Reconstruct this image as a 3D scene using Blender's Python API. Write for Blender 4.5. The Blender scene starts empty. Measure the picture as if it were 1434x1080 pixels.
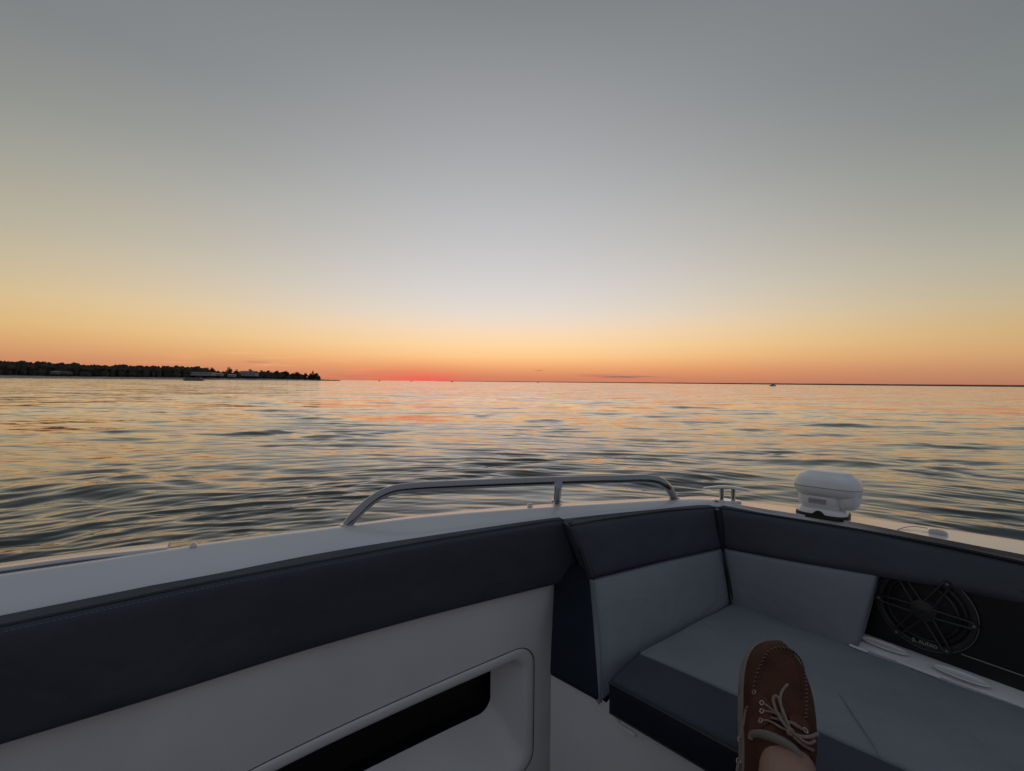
import bpy, bmesh, math, random
import numpy as np
from mathutils import Vector

C = bpy.context.scene.collection
PI = math.pi
random.seed(7)
RNG = np.random.default_rng(11)

# ------------------------------------------------------------------ camera and survey helper
H = 1.50                      # eye height above the water, metres
S = 0.93                      # metres per survey unit inside the boat
FOC = 664.0
CAM = Vector((0, 0, H))
_p = math.atan(5.1 / FOC)
_a = math.atan(.0099)
_f = Vector((0, math.cos(_p), -math.sin(_p)))
_u = Vector((0, math.sin(_p), math.cos(_p)))
_r = Vector((1, 0, 0))
RGT = _r * math.cos(_a) + _u * math.sin(_a)
UPV = -_r * math.sin(_a) + _u * math.cos(_a)


def ray(u, v):
    return _f + RGT * ((u - 717) / FOC) + UPV * ((540 - v) / FOC)


def at(u, v, z):
    """the point of the level plane z (survey units below the eye) seen at a photo pixel"""
    d = ray(u, v)
    return CAM + d * (z * S / d.z)


def far(u, v, depth):
    return CAM + ray(u, v) * depth


def on_plane(u, v, p, n):
    d = ray(u, v)
    return CAM + d * ((p - CAM).dot(n) / d.dot(n))


# ------------------------------------------------------------------ object helpers
def link(o, parent=None):
    C.objects.link(o)
    if parent is not None:
        o.parent = parent
    return o


def mesh_obj(name, verts, faces, mat, parent=None, smooth=True, sharp=None):
    me = bpy.data.meshes.new(name)
    me.from_pydata([tuple(v) for v in verts], [], faces)
    me.update()
    bm = bmesh.new()
    bm.from_mesh(me)
    bmesh.ops.recalc_face_normals(bm, faces=bm.faces)
    if sharp is not None:
        for e in bm.edges:
            if len(e.link_faces) == 2 and e.calc_face_angle(0) > math.radians(sharp):
                e.smooth = False
    bm.to_mesh(me)
    bm.free()
    for p in me.polygons:
        p.use_smooth = smooth
    me.materials.append(mat)
    return link(bpy.data.objects.new(name, me), parent)


def empty(name, loc, label, cat, group=None):
    o = bpy.data.objects.new(name, None)
    o.location = loc
    o.empty_display_size = .1
    tag(o, label, cat, group)
    return link(o)


def tag(o, label, cat, group=None):
    o['label'] = label
    o['category'] = cat
    if group:
        o['group'] = group


class MB:
    """a bag of verts and faces"""
    def __init__(self):
        self.v, self.f = [], []

    def add(self, vs, fs):
        b = len(self.v)
        self.v += [tuple(x) for x in vs]
        self.f += [tuple(b + i for i in f) for f in fs]

    def build(self, name, mat, parent=None, smooth=True, sharp=40):
        return mesh_obj(name, self.v, self.f, mat, parent, smooth, sharp)


def grid_faces(nr, nc, closed=False):
    fs = []
    for i in range(nr - 1):
        for j in range(nc if closed else nc - 1):
            k = (j + 1) % nc
            fs.append((i * nc + j, i * nc + k, (i + 1) * nc + k, (i + 1) * nc + j))
    return fs


def spline(pts, n, ext0=0., ext1=0.):
    """n points evenly along a Catmull-Rom curve, optionally run on straight past its ends"""
    P = [Vector(p) for p in pts]
    if ext0:
        P = [P[0] + (P[0] - P[1]).normalized() * ext0] + P
    if ext1:
        P = P + [P[-1] + (P[-1] - P[-2]).normalized() * ext1]
    if len(P) == 2:
        return [P[0].lerp(P[1], i / (n - 1)) for i in range(n)]
    Q = [P[0] * 2 - P[1]] + P + [P[-1] * 2 - P[-2]]
    fine = []
    for i in range(1, len(Q) - 2):
        p0, p1, p2, p3 = Q[i - 1:i + 3]
        d0, d1, d2 = [max((b - a).length, 1e-6) ** .5 for a, b in ((p0, p1), (p1, p2), (p2, p3))]
        m1 = ((p1 - p0) / d0 - (p2 - p0) / (d0 + d1) + (p2 - p1) / d1) * d1
        m2 = ((p2 - p1) / d1 - (p3 - p1) / (d1 + d2) + (p3 - p2) / d2) * d1
        for k in range(24):
            t = k / 24
            fine.append(p1 * (2 * t**3 - 3 * t**2 + 1) + m1 * (t**3 - 2 * t**2 + t) + p2 * (-2 * t**3 + 3 * t**2) + m2 * (t**3 - t**2))
    fine.append(P[-1])
    L = [0]
    for a, b in zip(fine, fine[1:]):
        L.append(L[-1] + (b - a).length)
    out, k = [], 0
    for i in range(n):
        w = L[-1] * i / (n - 1)
        while k < len(L) - 2 and L[k + 1] < w:
            k += 1
        t = (w - L[k]) / max(L[k + 1] - L[k], 1e-9)
        out.append(fine[k].lerp(fine[k + 1], min(max(t, 0), 1)))
    return out


def loft(mb, lines, closed=False):
    n = len(lines[0])
    mb.add([p for l in lines for p in l], grid_faces(len(lines), n, closed))


def tube(mb, path, rad, segs=10, cap=True, flat=1.0, up=Vector((0, 0, 1))):
    P = [Vector(p) for p in path]
    n = len(P)
    R = rad if isinstance(rad, (list, tuple)) else [rad] * n
    vs = []
    prev = None
    for i, p in enumerate(P):
        t = (P[min(i + 1, n - 1)] - P[max(i - 1, 0)]).normalized()
        if prev is None:
            a = t.cross(up)
            if a.length < 1e-3:
                a = t.cross(Vector((1, 0, 0)))
        else:
            a = prev - t * prev.dot(t)
        a.normalize()
        prev = a
        b = t.cross(a)
        for k in range(segs):
            w = 2 * PI * k / segs
            vs.append(p + a * (math.cos(w) * R[i]) + b * (math.sin(w) * R[i] * flat))
    fs = grid_faces(n, segs, True)
    if cap:
        fs += [tuple(range(segs))[::-1], tuple(range((n - 1) * segs, n * segs))]
    mb.add(vs, fs)


def box(mb, c, sx, sy, sz, ax=Vector((1, 0, 0)), ay=Vector((0, 1, 0)), az=Vector((0, 0, 1))):
    c = Vector(c)
    vs = [c + ax * (i * sx / 2) + ay * (j * sy / 2) + az * (k * sz / 2) for k in (-1, 1) for j in (-1, 1) for i in (-1, 1)]
    mb.add(vs, [(0, 2, 3, 1), (4, 5, 7, 6), (0, 1, 5, 4), (2, 6, 7, 3), (0, 4, 6, 2), (1, 3, 7, 5)])


def edgy(n, L, r):
    """n parameters in 0..1, crowded into the last r metres at both ends of a length L"""
    e = min(.3, r / max(L, 1e-6))
    k = 6
    a = [e * (1 - math.cos(PI / 2 * i / k)) for i in range(k)]
    m = [e + (1 - 2 * e) * i / (n - 1) for i in range(n)]
    return a + m + [1 - x for x in reversed(a)]


def pad(name, top, bot, mat, parent, th=.05, r=.012, bulge=.006, toward=None, n=18, m=10, wrinkle=.0, back=None):
    """an upholstered cushion: its face runs between two edge lines, its rim is rounded, its body is th thick"""
    LT = sum((b - a).length for a, b in zip(top, top[1:]))
    LH = (top[len(top) // 2] - bot[len(bot) // 2]).length
    NT = 400
    T, B = spline(top, NT), spline(bot, NT)
    tow = Vector(toward) if toward is not None else CAM - T[NT // 2]
    ss, tt = edgy(n, LT, r), edgy(m, LH, r)

    def P(s, t):
        i = min(s * (NT - 1), NT - 1.001)
        k = int(i)
        f = i - k
        return T[k].lerp(T[k + 1], f).lerp(B[k].lerp(B[k + 1], f), t)

    def rnd(d):
        return 0 if d >= r else r - math.sqrt(max(r * r - (r - d) ** 2, 0))
    vs = []
    for t in tt:
        for s in ss:
            p = P(s, t)
            du = P(min(s + .01, 1), t) - P(max(s - .01, 0), t)
            dv = P(s, min(t + .01, 1)) - P(s, max(t - .01, 0))
            N = du.cross(dv).normalized()
            if N.dot(tow) < 0:
                N = -N
            d = min(r, rnd(min(s, 1 - s) * LT) + rnd(min(t, 1 - t) * LH))
            b = bulge * (1 - (2 * t - 1) ** 4) * (1 - (2 * s - 1) ** 8)
            if wrinkle:
                b += wrinkle * (math.sin(p.x * 31 + p.y * 17 + p.z * 11) * .5 + math.sin(p.x * 13 - p.y * 41 + 1.3) * .5)
            vs.append(p + N * (b - d))
    nc, nr = len(ss), len(tt)
    fs = grid_faces(nr, nc)
    rim = [j for j in range(nc)] + [i * nc + nc - 1 for i in range(1, nr)] + [(nr - 1) * nc + j for j in range(nc - 2, -1, -1)] + [i * nc for i in range(nr - 2, 0, -1)]
    mid = P(.5, .5)
    du, dv = P(.6, .5) - P(.4, .5), P(.5, .6) - P(.5, .4)
    N0 = du.cross(dv).normalized()
    if N0.dot(tow) < 0:
        N0 = -N0
    bk = Vector(back) if back is not None else -N0
    base = len(vs)
    vs += [vs[i] + bk * (th - r) for i in rim]
    q = len(rim)
    fs += [(rim[i], rim[(i + 1) % q], base + (i + 1) % q, base + i) for i in range(q)]
    fs.append(tuple(range(base, base + q)))
    ob = mesh_obj(name, vs, fs, mat, parent, True, 50)

    def face(s, t, lift=0.):
        p = P(s, t)
        N = (P(min(s + .01, 1), t) - P(max(s - .01, 0), t)).cross(P(s, min(t + .01, 1)) - P(s, max(t - .01, 0))).normalized()
        if N.dot(tow) < 0:
            N = -N
        d = min(r, rnd(min(s, 1 - s) * LT) + rnd(min(t, 1 - t) * LH))
        return p + N * (bulge * (1 - (2 * t - 1) ** 4) * (1 - (2 * s - 1) ** 8) - d + lift)
    FACE[ob.name] = face
    return ob


FACE = {}


def dashes(mb, path, rad, dash=.006, gap=.003, lift=None):
    L = sum((b - a).length for a, b in zip(path, path[1:]))
    n = int(L / (dash + gap))
    Q = spline(path, n * 3 + 1)
    for i in range(n):
        a, b = Q[i * 3], Q[i * 3].lerp(Q[i * 3 + 3], dash / (dash + gap))
        tube(mb, [a, a.lerp(b, .5) + Vector((0, 0, rad * .5)), b], rad, 5)


# ------------------------------------------------------------------ materials
def srgb(r, g, b):
    f = lambda c: (c / 255 / 12.92) if c <= 10.3 else ((c / 255 + .055) / 1.055) ** 2.4
    return (f(r), f(g), f(b), 1)


def mat(name, col, rough=.5, metal=0., spec=.5, noise=0., nscale=20., bump=0., bscale=400., coat=0., col2=None, rvar=0., soft=0.):
    m = bpy.data.materials.new(name)
    m.use_nodes = True
    nt = m.node_tree
    b = nt.nodes['Principled BSDF']
    b.inputs['Base Color'].default_value = (*col[:3], 1)
    b.inputs['Roughness'].default_value = rough
    b.inputs['Metallic'].default_value = metal
    b.inputs['Specular IOR Level'].default_value = spec
    b.inputs['Coat Weight'].default_value = coat
    tc = nt.nodes.new('ShaderNodeTexCoord')
    if noise or col2:
        n = nt.nodes.new('ShaderNodeTexNoise')
        n.inputs['Scale'].default_value = nscale
        n.inputs['Detail'].default_value = 6
        nt.links.new(tc.outputs['Object'], n.inputs['Vector'])
        rp = nt.nodes.new('ShaderNodeValToRGB')
        c2 = col2 or tuple(c * (1 - noise) for c in col[:3])
        rp.color_ramp.elements[0].position = .32
        rp.color_ramp.elements[1].position = .68
        rp.color_ramp.elements[0].color = (*c2[:3], 1)
        rp.color_ramp.elements[1].color = (*(min(c * (1 + noise), 1) for c in col[:3]), 1)
        nt.links.new(n.outputs['Fac'], rp.inputs['Fac'])
        nt.links.new(rp.outputs['Color'], b.inputs['Base Color'])
        if rvar:
            mr = nt.nodes.new('ShaderNodeMapRange')
            mr.inputs['To Min'].default_value = rough - rvar
            mr.inputs['To Max'].default_value = rough + rvar
            nt.links.new(n.outputs['Fac'], mr.inputs['Value'])
            nt.links.new(mr.outputs['Result'], b.inputs['Roughness'])
    if bump:
        n2 = nt.nodes.new('ShaderNodeTexNoise')
        n2.inputs['Scale'].default_value = bscale
        n2.inputs['Detail'].default_value = 3
        nt.links.new(tc.outputs['Object'], n2.inputs['Vector'])
        bp = nt.nodes.new('ShaderNodeBump')
        bp.inputs['Strength'].default_value = bump
        bp.inputs['Distance'].default_value = .002
        nt.links.new(n2.outputs['Fac'], bp.inputs['Height'])
        if soft:
            n3 = nt.nodes.new('ShaderNodeTexNoise')
            n3.inputs['Scale'].default_value = 11
            n3.inputs['Detail'].default_value = 2
            n3.inputs['Distortion'].default_value = .8
            nt.links.new(tc.outputs['Object'], n3.inputs['Vector'])
            b3 = nt.nodes.new('ShaderNodeBump')
            b3.inputs['Strength'].default_value = soft
            b3.inputs['Distance'].default_value = .02
            nt.links.new(n3.outputs['Fac'], b3.inputs['Height'])
            nt.links.new(b3.outputs['Normal'], bp.inputs['Normal'])
        nt.links.new(bp.outputs['Normal'], b.inputs['Normal'])
    return m


GEL = mat('gelcoat', (.71, .71, .715), .2, noise=.03, nscale=3, rvar=.05, bump=.02, bscale=30, coat=.25)
DECK = mat('deck_foam', (.035, .036, .04), .85, noise=.15, nscale=60, bump=.4, bscale=300)
LINER = mat('liner_gelcoat', (.80, .78, .755), .42, noise=.05, nscale=5, rvar=.06, bump=.12, bscale=250)
NAVY = mat('navy_vinyl', (.068, .075, .090), .6, spec=.12, noise=.07, nscale=9, bump=.25, bscale=700, rvar=.05, soft=.35)
GREY = mat('grey_vinyl', (.238, .256, .275), .58, spec=.3, noise=.06, nscale=7, bump=.25, bscale=700, rvar=.05, soft=.3)
NAVYSH = mat('shaded_navy_vinyl', (.018, .023, .034), .6, spec=.12, noise=.1, nscale=9, bump=.25, bscale=700, soft=.3)  # darker copy of the navy vinyl with shade in its colour
PIPE = mat('piping_vinyl', (.02, .022, .028), .45)
GPIPE = mat('grey_piping', (.16, .175, .2), .5)
THREAD = mat('thread', (.20, .19, .18), .7)
STEEL = mat('stainless', (.34, .34, .35), .035, metal=1., noise=.04, nscale=60, rvar=.02, bump=.015, bscale=60)
POLISH = mat('polished_steel', (.62, .61, .60), .08, metal=1.)
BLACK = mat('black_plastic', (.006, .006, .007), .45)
GLOSSBLK = mat('grille_plastic', (.021, .020, .020), .42)
CONE = mat('speaker_cone', (.012, .012, .014), .5)
RINGM = mat('speaker_ring', (.14, .145, .15), .35)
RUBBER = mat('rubber', (.008, .008, .008), .6)
LAMPW = mat('lamp_white', (.82, .83, .82), .28, noise=.03, nscale=30, bump=.03, bscale=200)
SEAMG = mat('seam_gap', (.12, .12, .125), .6)  # dark grey joint between the lamp shells
SEAML = mat('hatch_gap', (.34, .33, .32), .6)
BADGE = mat('badge_grey', (.42, .41, .40), .5)
BADGET = mat('badge_letters', (.28, .28, .28), .5)
LOGO = mat('speaker_letters', (.42, .42, .42), .4)
LENS = mat('lamp_lens', (.35, .36, .38), .08)
LEATHER = mat('brown_leather', (.092, .037, .021), .6, spec=.12, nscale=26, col2=(.052, .018, .012), bump=.4, bscale=260, rvar=.08)
STAY = mat('eyestay_leather', (.115, .043, .026), .6, spec=.15, nscale=40, col2=(.075, .028, .018), bump=.4, bscale=260)
TOELEA = mat('worn_toe_leather', (.27, .125, .06), .6, nscale=60, col2=(.16, .062, .035), bump=.4, bscale=260)
SOLE = mat('cream_sole', (.20, .17, .13), .7, noise=.15, nscale=50, bump=.3, bscale=120)
LINING = mat('collar_lining', (.19, .165, .135), .8, noise=.12, nscale=60, bump=.3, bscale=500)
LACE = mat('rawhide_lace', (.22, .165, .135), .7, noise=.18, nscale=160, bump=.4, bscale=900)
BRASS = mat('eyelet_metal', (.55, .45, .36), .35, metal=1.)
SKIN = mat('skin', (.31, .175, .125), .5, noise=.1, nscale=30, bump=.2, bscale=350)
CLOTH = mat('shorts_cloth', (.10, .11, .13), .85, noise=.1, nscale=80, bump=.4, bscale=600)
LEAF = mat('foliage', (.050, .050, .030), .75, nscale=.25, col2=(.028, .028, .018))
LEAF2 = mat('woodland_foliage', (.060, .056, .036), .8, nscale=.12, col2=(.036, .034, .022))
BARK = mat('bark', (.05, .04, .03), .9, noise=.3, nscale=2)
SAND = mat('beach_sand', (.50, .40, .32), .9, nscale=.08, col2=(.30, .24, .19), bump=.3, bscale=1)
BLUFF = mat('bluff_scrub', (.035, .035, .02), .9, noise=.3, nscale=.1)
FARL = mat('far_land', (.13, .115, .105), .9, noise=.2, nscale=.004)
STONE = mat('jetty_stone', (.09, .075, .065), .9, noise=.3, nscale=.5)
WHITEP = mat('white_siding', (.36, .345, .33), .6, noise=.06, nscale=.6)
ROOFM = mat('roof_shingle', (.16, .145, .135), .85, noise=.2, nscale=1.2)
PALER = mat('pale_roof', (.40, .38, .35), .7, noise=.1, nscale=.3)
GLASS = mat('window_glass', (.02, .022, .025), .1)
HULLD = mat('dark_hull', (.11, .045, .04), .4, noise=.2, nscale=1)
HULLW = mat('white_hull', (.55, .54, .52), .35)
DKGREY = mat('dark_canvas', (.05, .045, .045), .8)


def water_material():
    m = bpy.data.materials.new('sea_water')
    m.use_nodes = True
    nt = m.node_tree
    b = nt.nodes['Principled BSDF']
    b.inputs['Base Color'].default_value = (.030, .042, .040, 1)
    b.inputs['Roughness'].default_value = .06
    b.inputs['IOR'].default_value = 1.38
    tc = nt.nodes.new('ShaderNodeTexCoord')
    ln = nt.nodes.new('ShaderNodeVectorMath')
    ln.operation = 'LENGTH'
    nt.links.new(tc.outputs['Object'], ln.inputs[0])

    def noise(scale, sx, sy, detail):
        mp = nt.nodes.new('ShaderNodeMapping')
        mp.inputs['Scale'].default_value = (sx, sy, 1)
        mp.inputs['Rotation'].default_value = (0, 0, .1)
        nt.links.new(tc.outputs['Object'], mp.inputs['Vector'])
        n = nt.nodes.new('ShaderNodeTexNoise')
        n.inputs['Scale'].default_value = scale
        n.inputs['Detail'].default_value = detail
        nt.links.new(mp.outputs['Vector'], n.inputs['Vector'])
        return n.outputs['Color']

    def rng(a, b_, c, d):
        r = nt.nodes.new('ShaderNodeMapRange')
        r.interpolation_type = 'SMOOTHSTEP'
        for k, v in zip(('From Min', 'From Max', 'To Min', 'To Max'), (a, b_, c, d)):
            r.inputs[k].default_value = v
        nt.links.new(ln.outputs['Value'], r.inputs['Value'])
        return r.outputs['Result']
    # chop too small for the mesh tilts the shading normal, taking over with distance
    def tilt(col, k):
        sb = nt.nodes.new('ShaderNodeVectorMath')
        sb.operation = 'SUBTRACT'
        nt.links.new(col, sb.inputs[0])
        sb.inputs[1].default_value = (.5, .5, .5)
        ml = nt.nodes.new('ShaderNodeVectorMath')
        ml.operation = 'MULTIPLY'
        nt.links.new(sb.outputs[0], ml.inputs[0])
        ml.inputs[1].default_value = (.6, 1., 0.)
        sc_ = nt.nodes.new('ShaderNodeVectorMath')
        sc_.operation = 'SCALE'
        nt.links.new(ml.outputs[0], sc_.inputs[0])
        nt.links.new(k, sc_.inputs['Scale'])
        return sc_.outputs[0]
    geo = nt.nodes.new('ShaderNodeNewGeometry')
    acc = geo.outputs['Normal']
    for col, k in ((noise(.6, .22, 1., 8), rng(5, 32, .05, .55)), (noise(6., .18, 1., 3), rng(2.5, 14, .26, .40))):
        ad = nt.nodes.new('ShaderNodeVectorMath')
        ad.operation = 'ADD'
        nt.links.new(acc, ad.inputs[0])
        nt.links.new(tilt(col, k), ad.inputs[1])
        acc = ad.outputs[0]
    # far out only the wave faces turned to the boat stay in sight, the backs are hidden behind crests
    un = nt.nodes.new('ShaderNodeVectorMath')
    un.operation = 'NORMALIZE'
    nt.links.new(tc.outputs['Object'], un.inputs[0])
    fc = nt.nodes.new('ShaderNodeVectorMath')
    fc.operation = 'SCALE'
    nt.links.new(un.outputs[0], fc.inputs[0])
    nt.links.new(rng(6, 50, -.0, -.031), fc.inputs['Scale'])
    ad = nt.nodes.new('ShaderNodeVectorMath')
    ad.operation = 'ADD'
    nt.links.new(acc, ad.inputs[0])
    nt.links.new(fc.outputs[0], ad.inputs[1])
    acc = ad.outputs[0]
    nm = nt.nodes.new('ShaderNodeVectorMath')
    nm.operation = 'NORMALIZE'
    nt.links.new(acc, nm.inputs[0])
    nt.links.new(nm.outputs[0], b.inputs['Normal'])
    nt.links.new(rng(4, 40, .2, .8), b.inputs['Coat Weight'])
    b.inputs['Coat IOR'].default_value = 1.33
    b.inputs['Coat Roughness'].default_value = .05
    nt.links.new(nm.outputs[0], b.inputs['Coat Normal'])
    return m


# ------------------------------------------------------------------ world: dusk sky
SUN_AZ = math.atan((598 - 717) / FOC)          # measured from +Y towards +X


def build_world():
    w = bpy.data.worlds.new('World')
    bpy.context.scene.world = w
    w.use_nodes = True
    nt = w.node_tree
    nt.nodes.clear()
    out = nt.nodes.new('ShaderNodeOutputWorld')
    bg = nt.nodes.new('ShaderNodeBackground')
    nt.links.new(bg.outputs[0], out.inputs[0])
    tc = nt.nodes.new('ShaderNodeTexCoord')
    sep = nt.nodes.new('ShaderNodeSeparateXYZ')
    nt.links.new(tc.outputs['Generated'], sep.inputs[0])

    def M(op, a, b=None, clamp=False):
        n = nt.nodes.new('ShaderNodeMath')
        n.operation = op
        n.use_clamp = clamp
        for i, v in enumerate((a, b)):
            if v is None:
                continue
            if isinstance(v, (int, float)):
                n.inputs[i].default_value = v
            else:
                nt.links.new(v, n.inputs[i])
        return n.outputs[0]
    elev = M('MULTIPLY', M('ARCSINE', sep.outputs[2]), 180 / PI)
    az = M('MULTIPLY', M('ARCTAN2', sep.outputs[0], sep.outputs[1]), 180 / PI)
    daz = M('SUBTRACT', az, math.degrees(SUN_AZ))
    dabs = M('ABSOLUTE', M('WRAP', daz, 180))
    dabs.node.inputs[0].links[0].from_node.inputs[2].default_value = -180
    t = M('POWER', M('DIVIDE', M('MAXIMUM', elev, 0.), 90.), .5, True)
    KEYS = {
        0: [(0, 204, 124, 97), (.5, 213, 133, 99), (1.1, 226, 150, 107), (1.8, 242, 170, 114), (3, 255, 201, 140), (4.2, 255, 214, 160), (6, 249, 219, 185), (8, 232, 219, 206), (10.5, 218, 213, 209), (13, 208, 205, 205), (19, 188, 188, 190), (26.4, 165, 166, 169), (33, 146, 148, 151), (38.5, 129, 132, 135), (60, 119, 125, 134), (90, 118, 126, 139)],
        37: [(0, 182, 116, 92), (1.6, 200, 138, 102), (2.8, 210, 156, 107), (4.6, 220, 180, 119), (6.9, 217, 188, 136), (10.4, 199, 182, 146), (13.2, 184, 174, 147), (18.7, 159, 158, 144), (22.6, 141, 143, 136), (28.6, 123, 127, 128), (45, 114, 120, 127), (90, 118, 126, 139)],
        57: [(0, 164, 112, 94), (1.3, 188, 138, 104), (3.1, 204, 160, 113), (4.8, 200, 168, 120), (7.2, 186, 172, 140), (11.2, 165, 165, 150), (16.7, 140, 144, 137), (22.8, 120, 126, 126), (29.2, 113, 118, 121), (50, 112, 118, 127), (90, 118, 126, 139)],
        110: [(0, 125, 112, 114), (4, 145, 130, 130), (9, 140, 136, 140), (18, 124, 127, 136), (35, 114, 120, 130), (90, 118, 126, 139)],
        180: [(0, 102, 104, 120), (5, 124, 118, 130), (12, 122, 121, 134), (25, 112, 118, 130), (90, 118, 126, 139)],
    }
    ramp = {}
    for k in sorted(KEYS):
        rp = nt.nodes.new('ShaderNodeValToRGB')
        cr = rp.color_ramp
        st = KEYS[k]
        while len(cr.elements) < len(st):
            cr.elements.new(.5)
        for e, (dg, r, g, b) in zip(cr.elements, st):
            e.position = (dg / 90) ** .5
        for e, (dg, r, g, b) in zip(cr.elements, st):
            e.color = srgb(r, g, b)
        nt.links.new(t, rp.inputs[0])
        ramp[k] = rp.outputs[0]

    def mixc(fac, a, b_):
        mx = nt.nodes.new('ShaderNodeMix')
        mx.data_type = 'RGBA'
        nt.links.new(fac, mx.inputs['Factor'])
        nt.links.new(a, mx.inputs[6])
        nt.links.new(b_, mx.inputs[7])
        return mx.outputs[2]

    def step(a, b_):
        mr = nt.nodes.new('ShaderNodeMapRange')
        mr.inputs['From Min'].default_value = a
        mr.inputs['From Max'].default_value = b_
        mr.interpolation_type = 'SMOOTHSTEP'
        nt.links.new(dabs, mr.inputs['Value'])
        return mr.outputs[0]
    prev = mixc(step(25, 66), ramp[37], ramp[57])
    prev = mixc(step(60, 125), prev, ramp[110])
    prev = mixc(step(105, 180), prev, ramp[180])
    gz_ = M('ABSOLUTE', M('WRAP', M('SUBTRACT', az, -1.), 180))
    gz_.node.inputs[0].links[0].from_node.inputs[2].default_value = -180
    q_ = M('DIVIDE', gz_, 33.)
    prev = mixc(M('EXPONENT', M('MULTIPLY', M('MULTIPLY', q_, q_), -1.)), prev, ramp[0])

    # thin cirrus streaks and a low dark bank, fixed to directions of the sky
    cv = nt.nodes.new('ShaderNodeCombineXYZ')
    nt.links.new(M('ADD', M('MULTIPLY', az, .16), M('MULTIPLY', elev, -.55)), cv.inputs[0])
    nt.links.new(M('MULTIPLY', elev, 2.2), cv.inputs[1])
    nz = nt.nodes.new('ShaderNodeTexNoise')
    nz.inputs['Scale'].default_value = 1.25
    nz.inputs['Detail'].default_value = 7
    nz.inputs['Roughness'].default_value = .62
    nt.links.new(cv.outputs[0], nz.inputs['Vector'])

    def bell(x, c, wd):
        q = M('DIVIDE', M('SUBTRACT', x, c), wd)
        return M('EXPONENT', M('MULTIPLY', M('MULTIPLY', q, q), -1.))

    def blend(col, fac, rgb, base):
        mx = nt.nodes.new('ShaderNodeMix')
        mx.data_type = 'RGBA'
        nt.links.new(fac, mx.inputs['Factor'])
        nt.links.new(base, mx.inputs[6])
        mx.inputs[7].default_value = srgb(*rgb)
        return mx.outputs[2]
    streak = M('MULTIPLY', M('SUBTRACT', nz.outputs['Fac'], .53), 5.5, True)
    reg = M('MULTIPLY', bell(az, -24., 11.), bell(elev, 1.8, 1.5))
    prev = blend(None, M('MULTIPLY', M('MULTIPLY', streak, reg), .8), (255, 178, 120), prev)
    reg2 = M('MULTIPLY', bell(az, -14., 9.), bell(elev, .8, .7))
    prev = blend(None, M('MULTIPLY', M('MULTIPLY', streak, reg2), .65), (250, 120, 92), prev)
    prev = blend(None, M('MULTIPLY', M('MULTIPLY', bell(az, -9.8, 3.0), bell(elev, .1, .42)), .55), (255, 84, 92), prev)
    # red heart of the afterglow
    prev = blend(None, M('MULTIPLY', M('MULTIPLY', bell(az, -11.5, 6.), bell(elev, .1, 1.4)), .42), (250, 92, 84), prev)

    def wisp(az0, wa, e0, we, rgb, k):
        nonlocal prev
        jit = M('MULTIPLY', M('SUBTRACT', nz.outputs['Fac'], .5), .5)
        prev = blend(None, M('MULTIPLY', M('MULTIPLY', bell(az, az0, wa), bell(M('ADD', elev, jit), e0, we)), k), rgb, prev)
    wisp(13.2, 3.6, .72, .085, (150, 105, 100), 1.)
    wisp(10.2, 2.6, .93, .05, (165, 112, 98), .7)
    wisp(3.2, .5, 1.42, .05, (165, 110, 95), .6)
    wisp(-28.3, 1.2, 1.85, .10, (178, 130, 112), .7)
    wisp(-29.6, 1.6, 2.75, .07, (255, 190, 130), .7)
    wisp(-26.6, 1.4, 2.35, .06, (255, 182, 120), .7)
    nt.links.new(prev, bg.inputs['Color'])
    bg.inputs['Strength'].default_value = 1.0

    sun = bpy.data.lights.new('sun', 'SUN')
    sun.energy = .006
    sun.angle = math.radians(30)
    sun.color = (1, .42, .22)
    so = link(bpy.data.objects.new('sun', sun))
    el = math.radians(3.)
    d = Vector((math.sin(SUN_AZ) * math.cos(el), math.cos(SUN_AZ) * math.cos(el), math.sin(el)))
    so.rotation_euler = (-d).to_track_quat('-Z', 'Y').to_euler()
    so.location = d * 50 + Vector((0, 0, 5))


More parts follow.
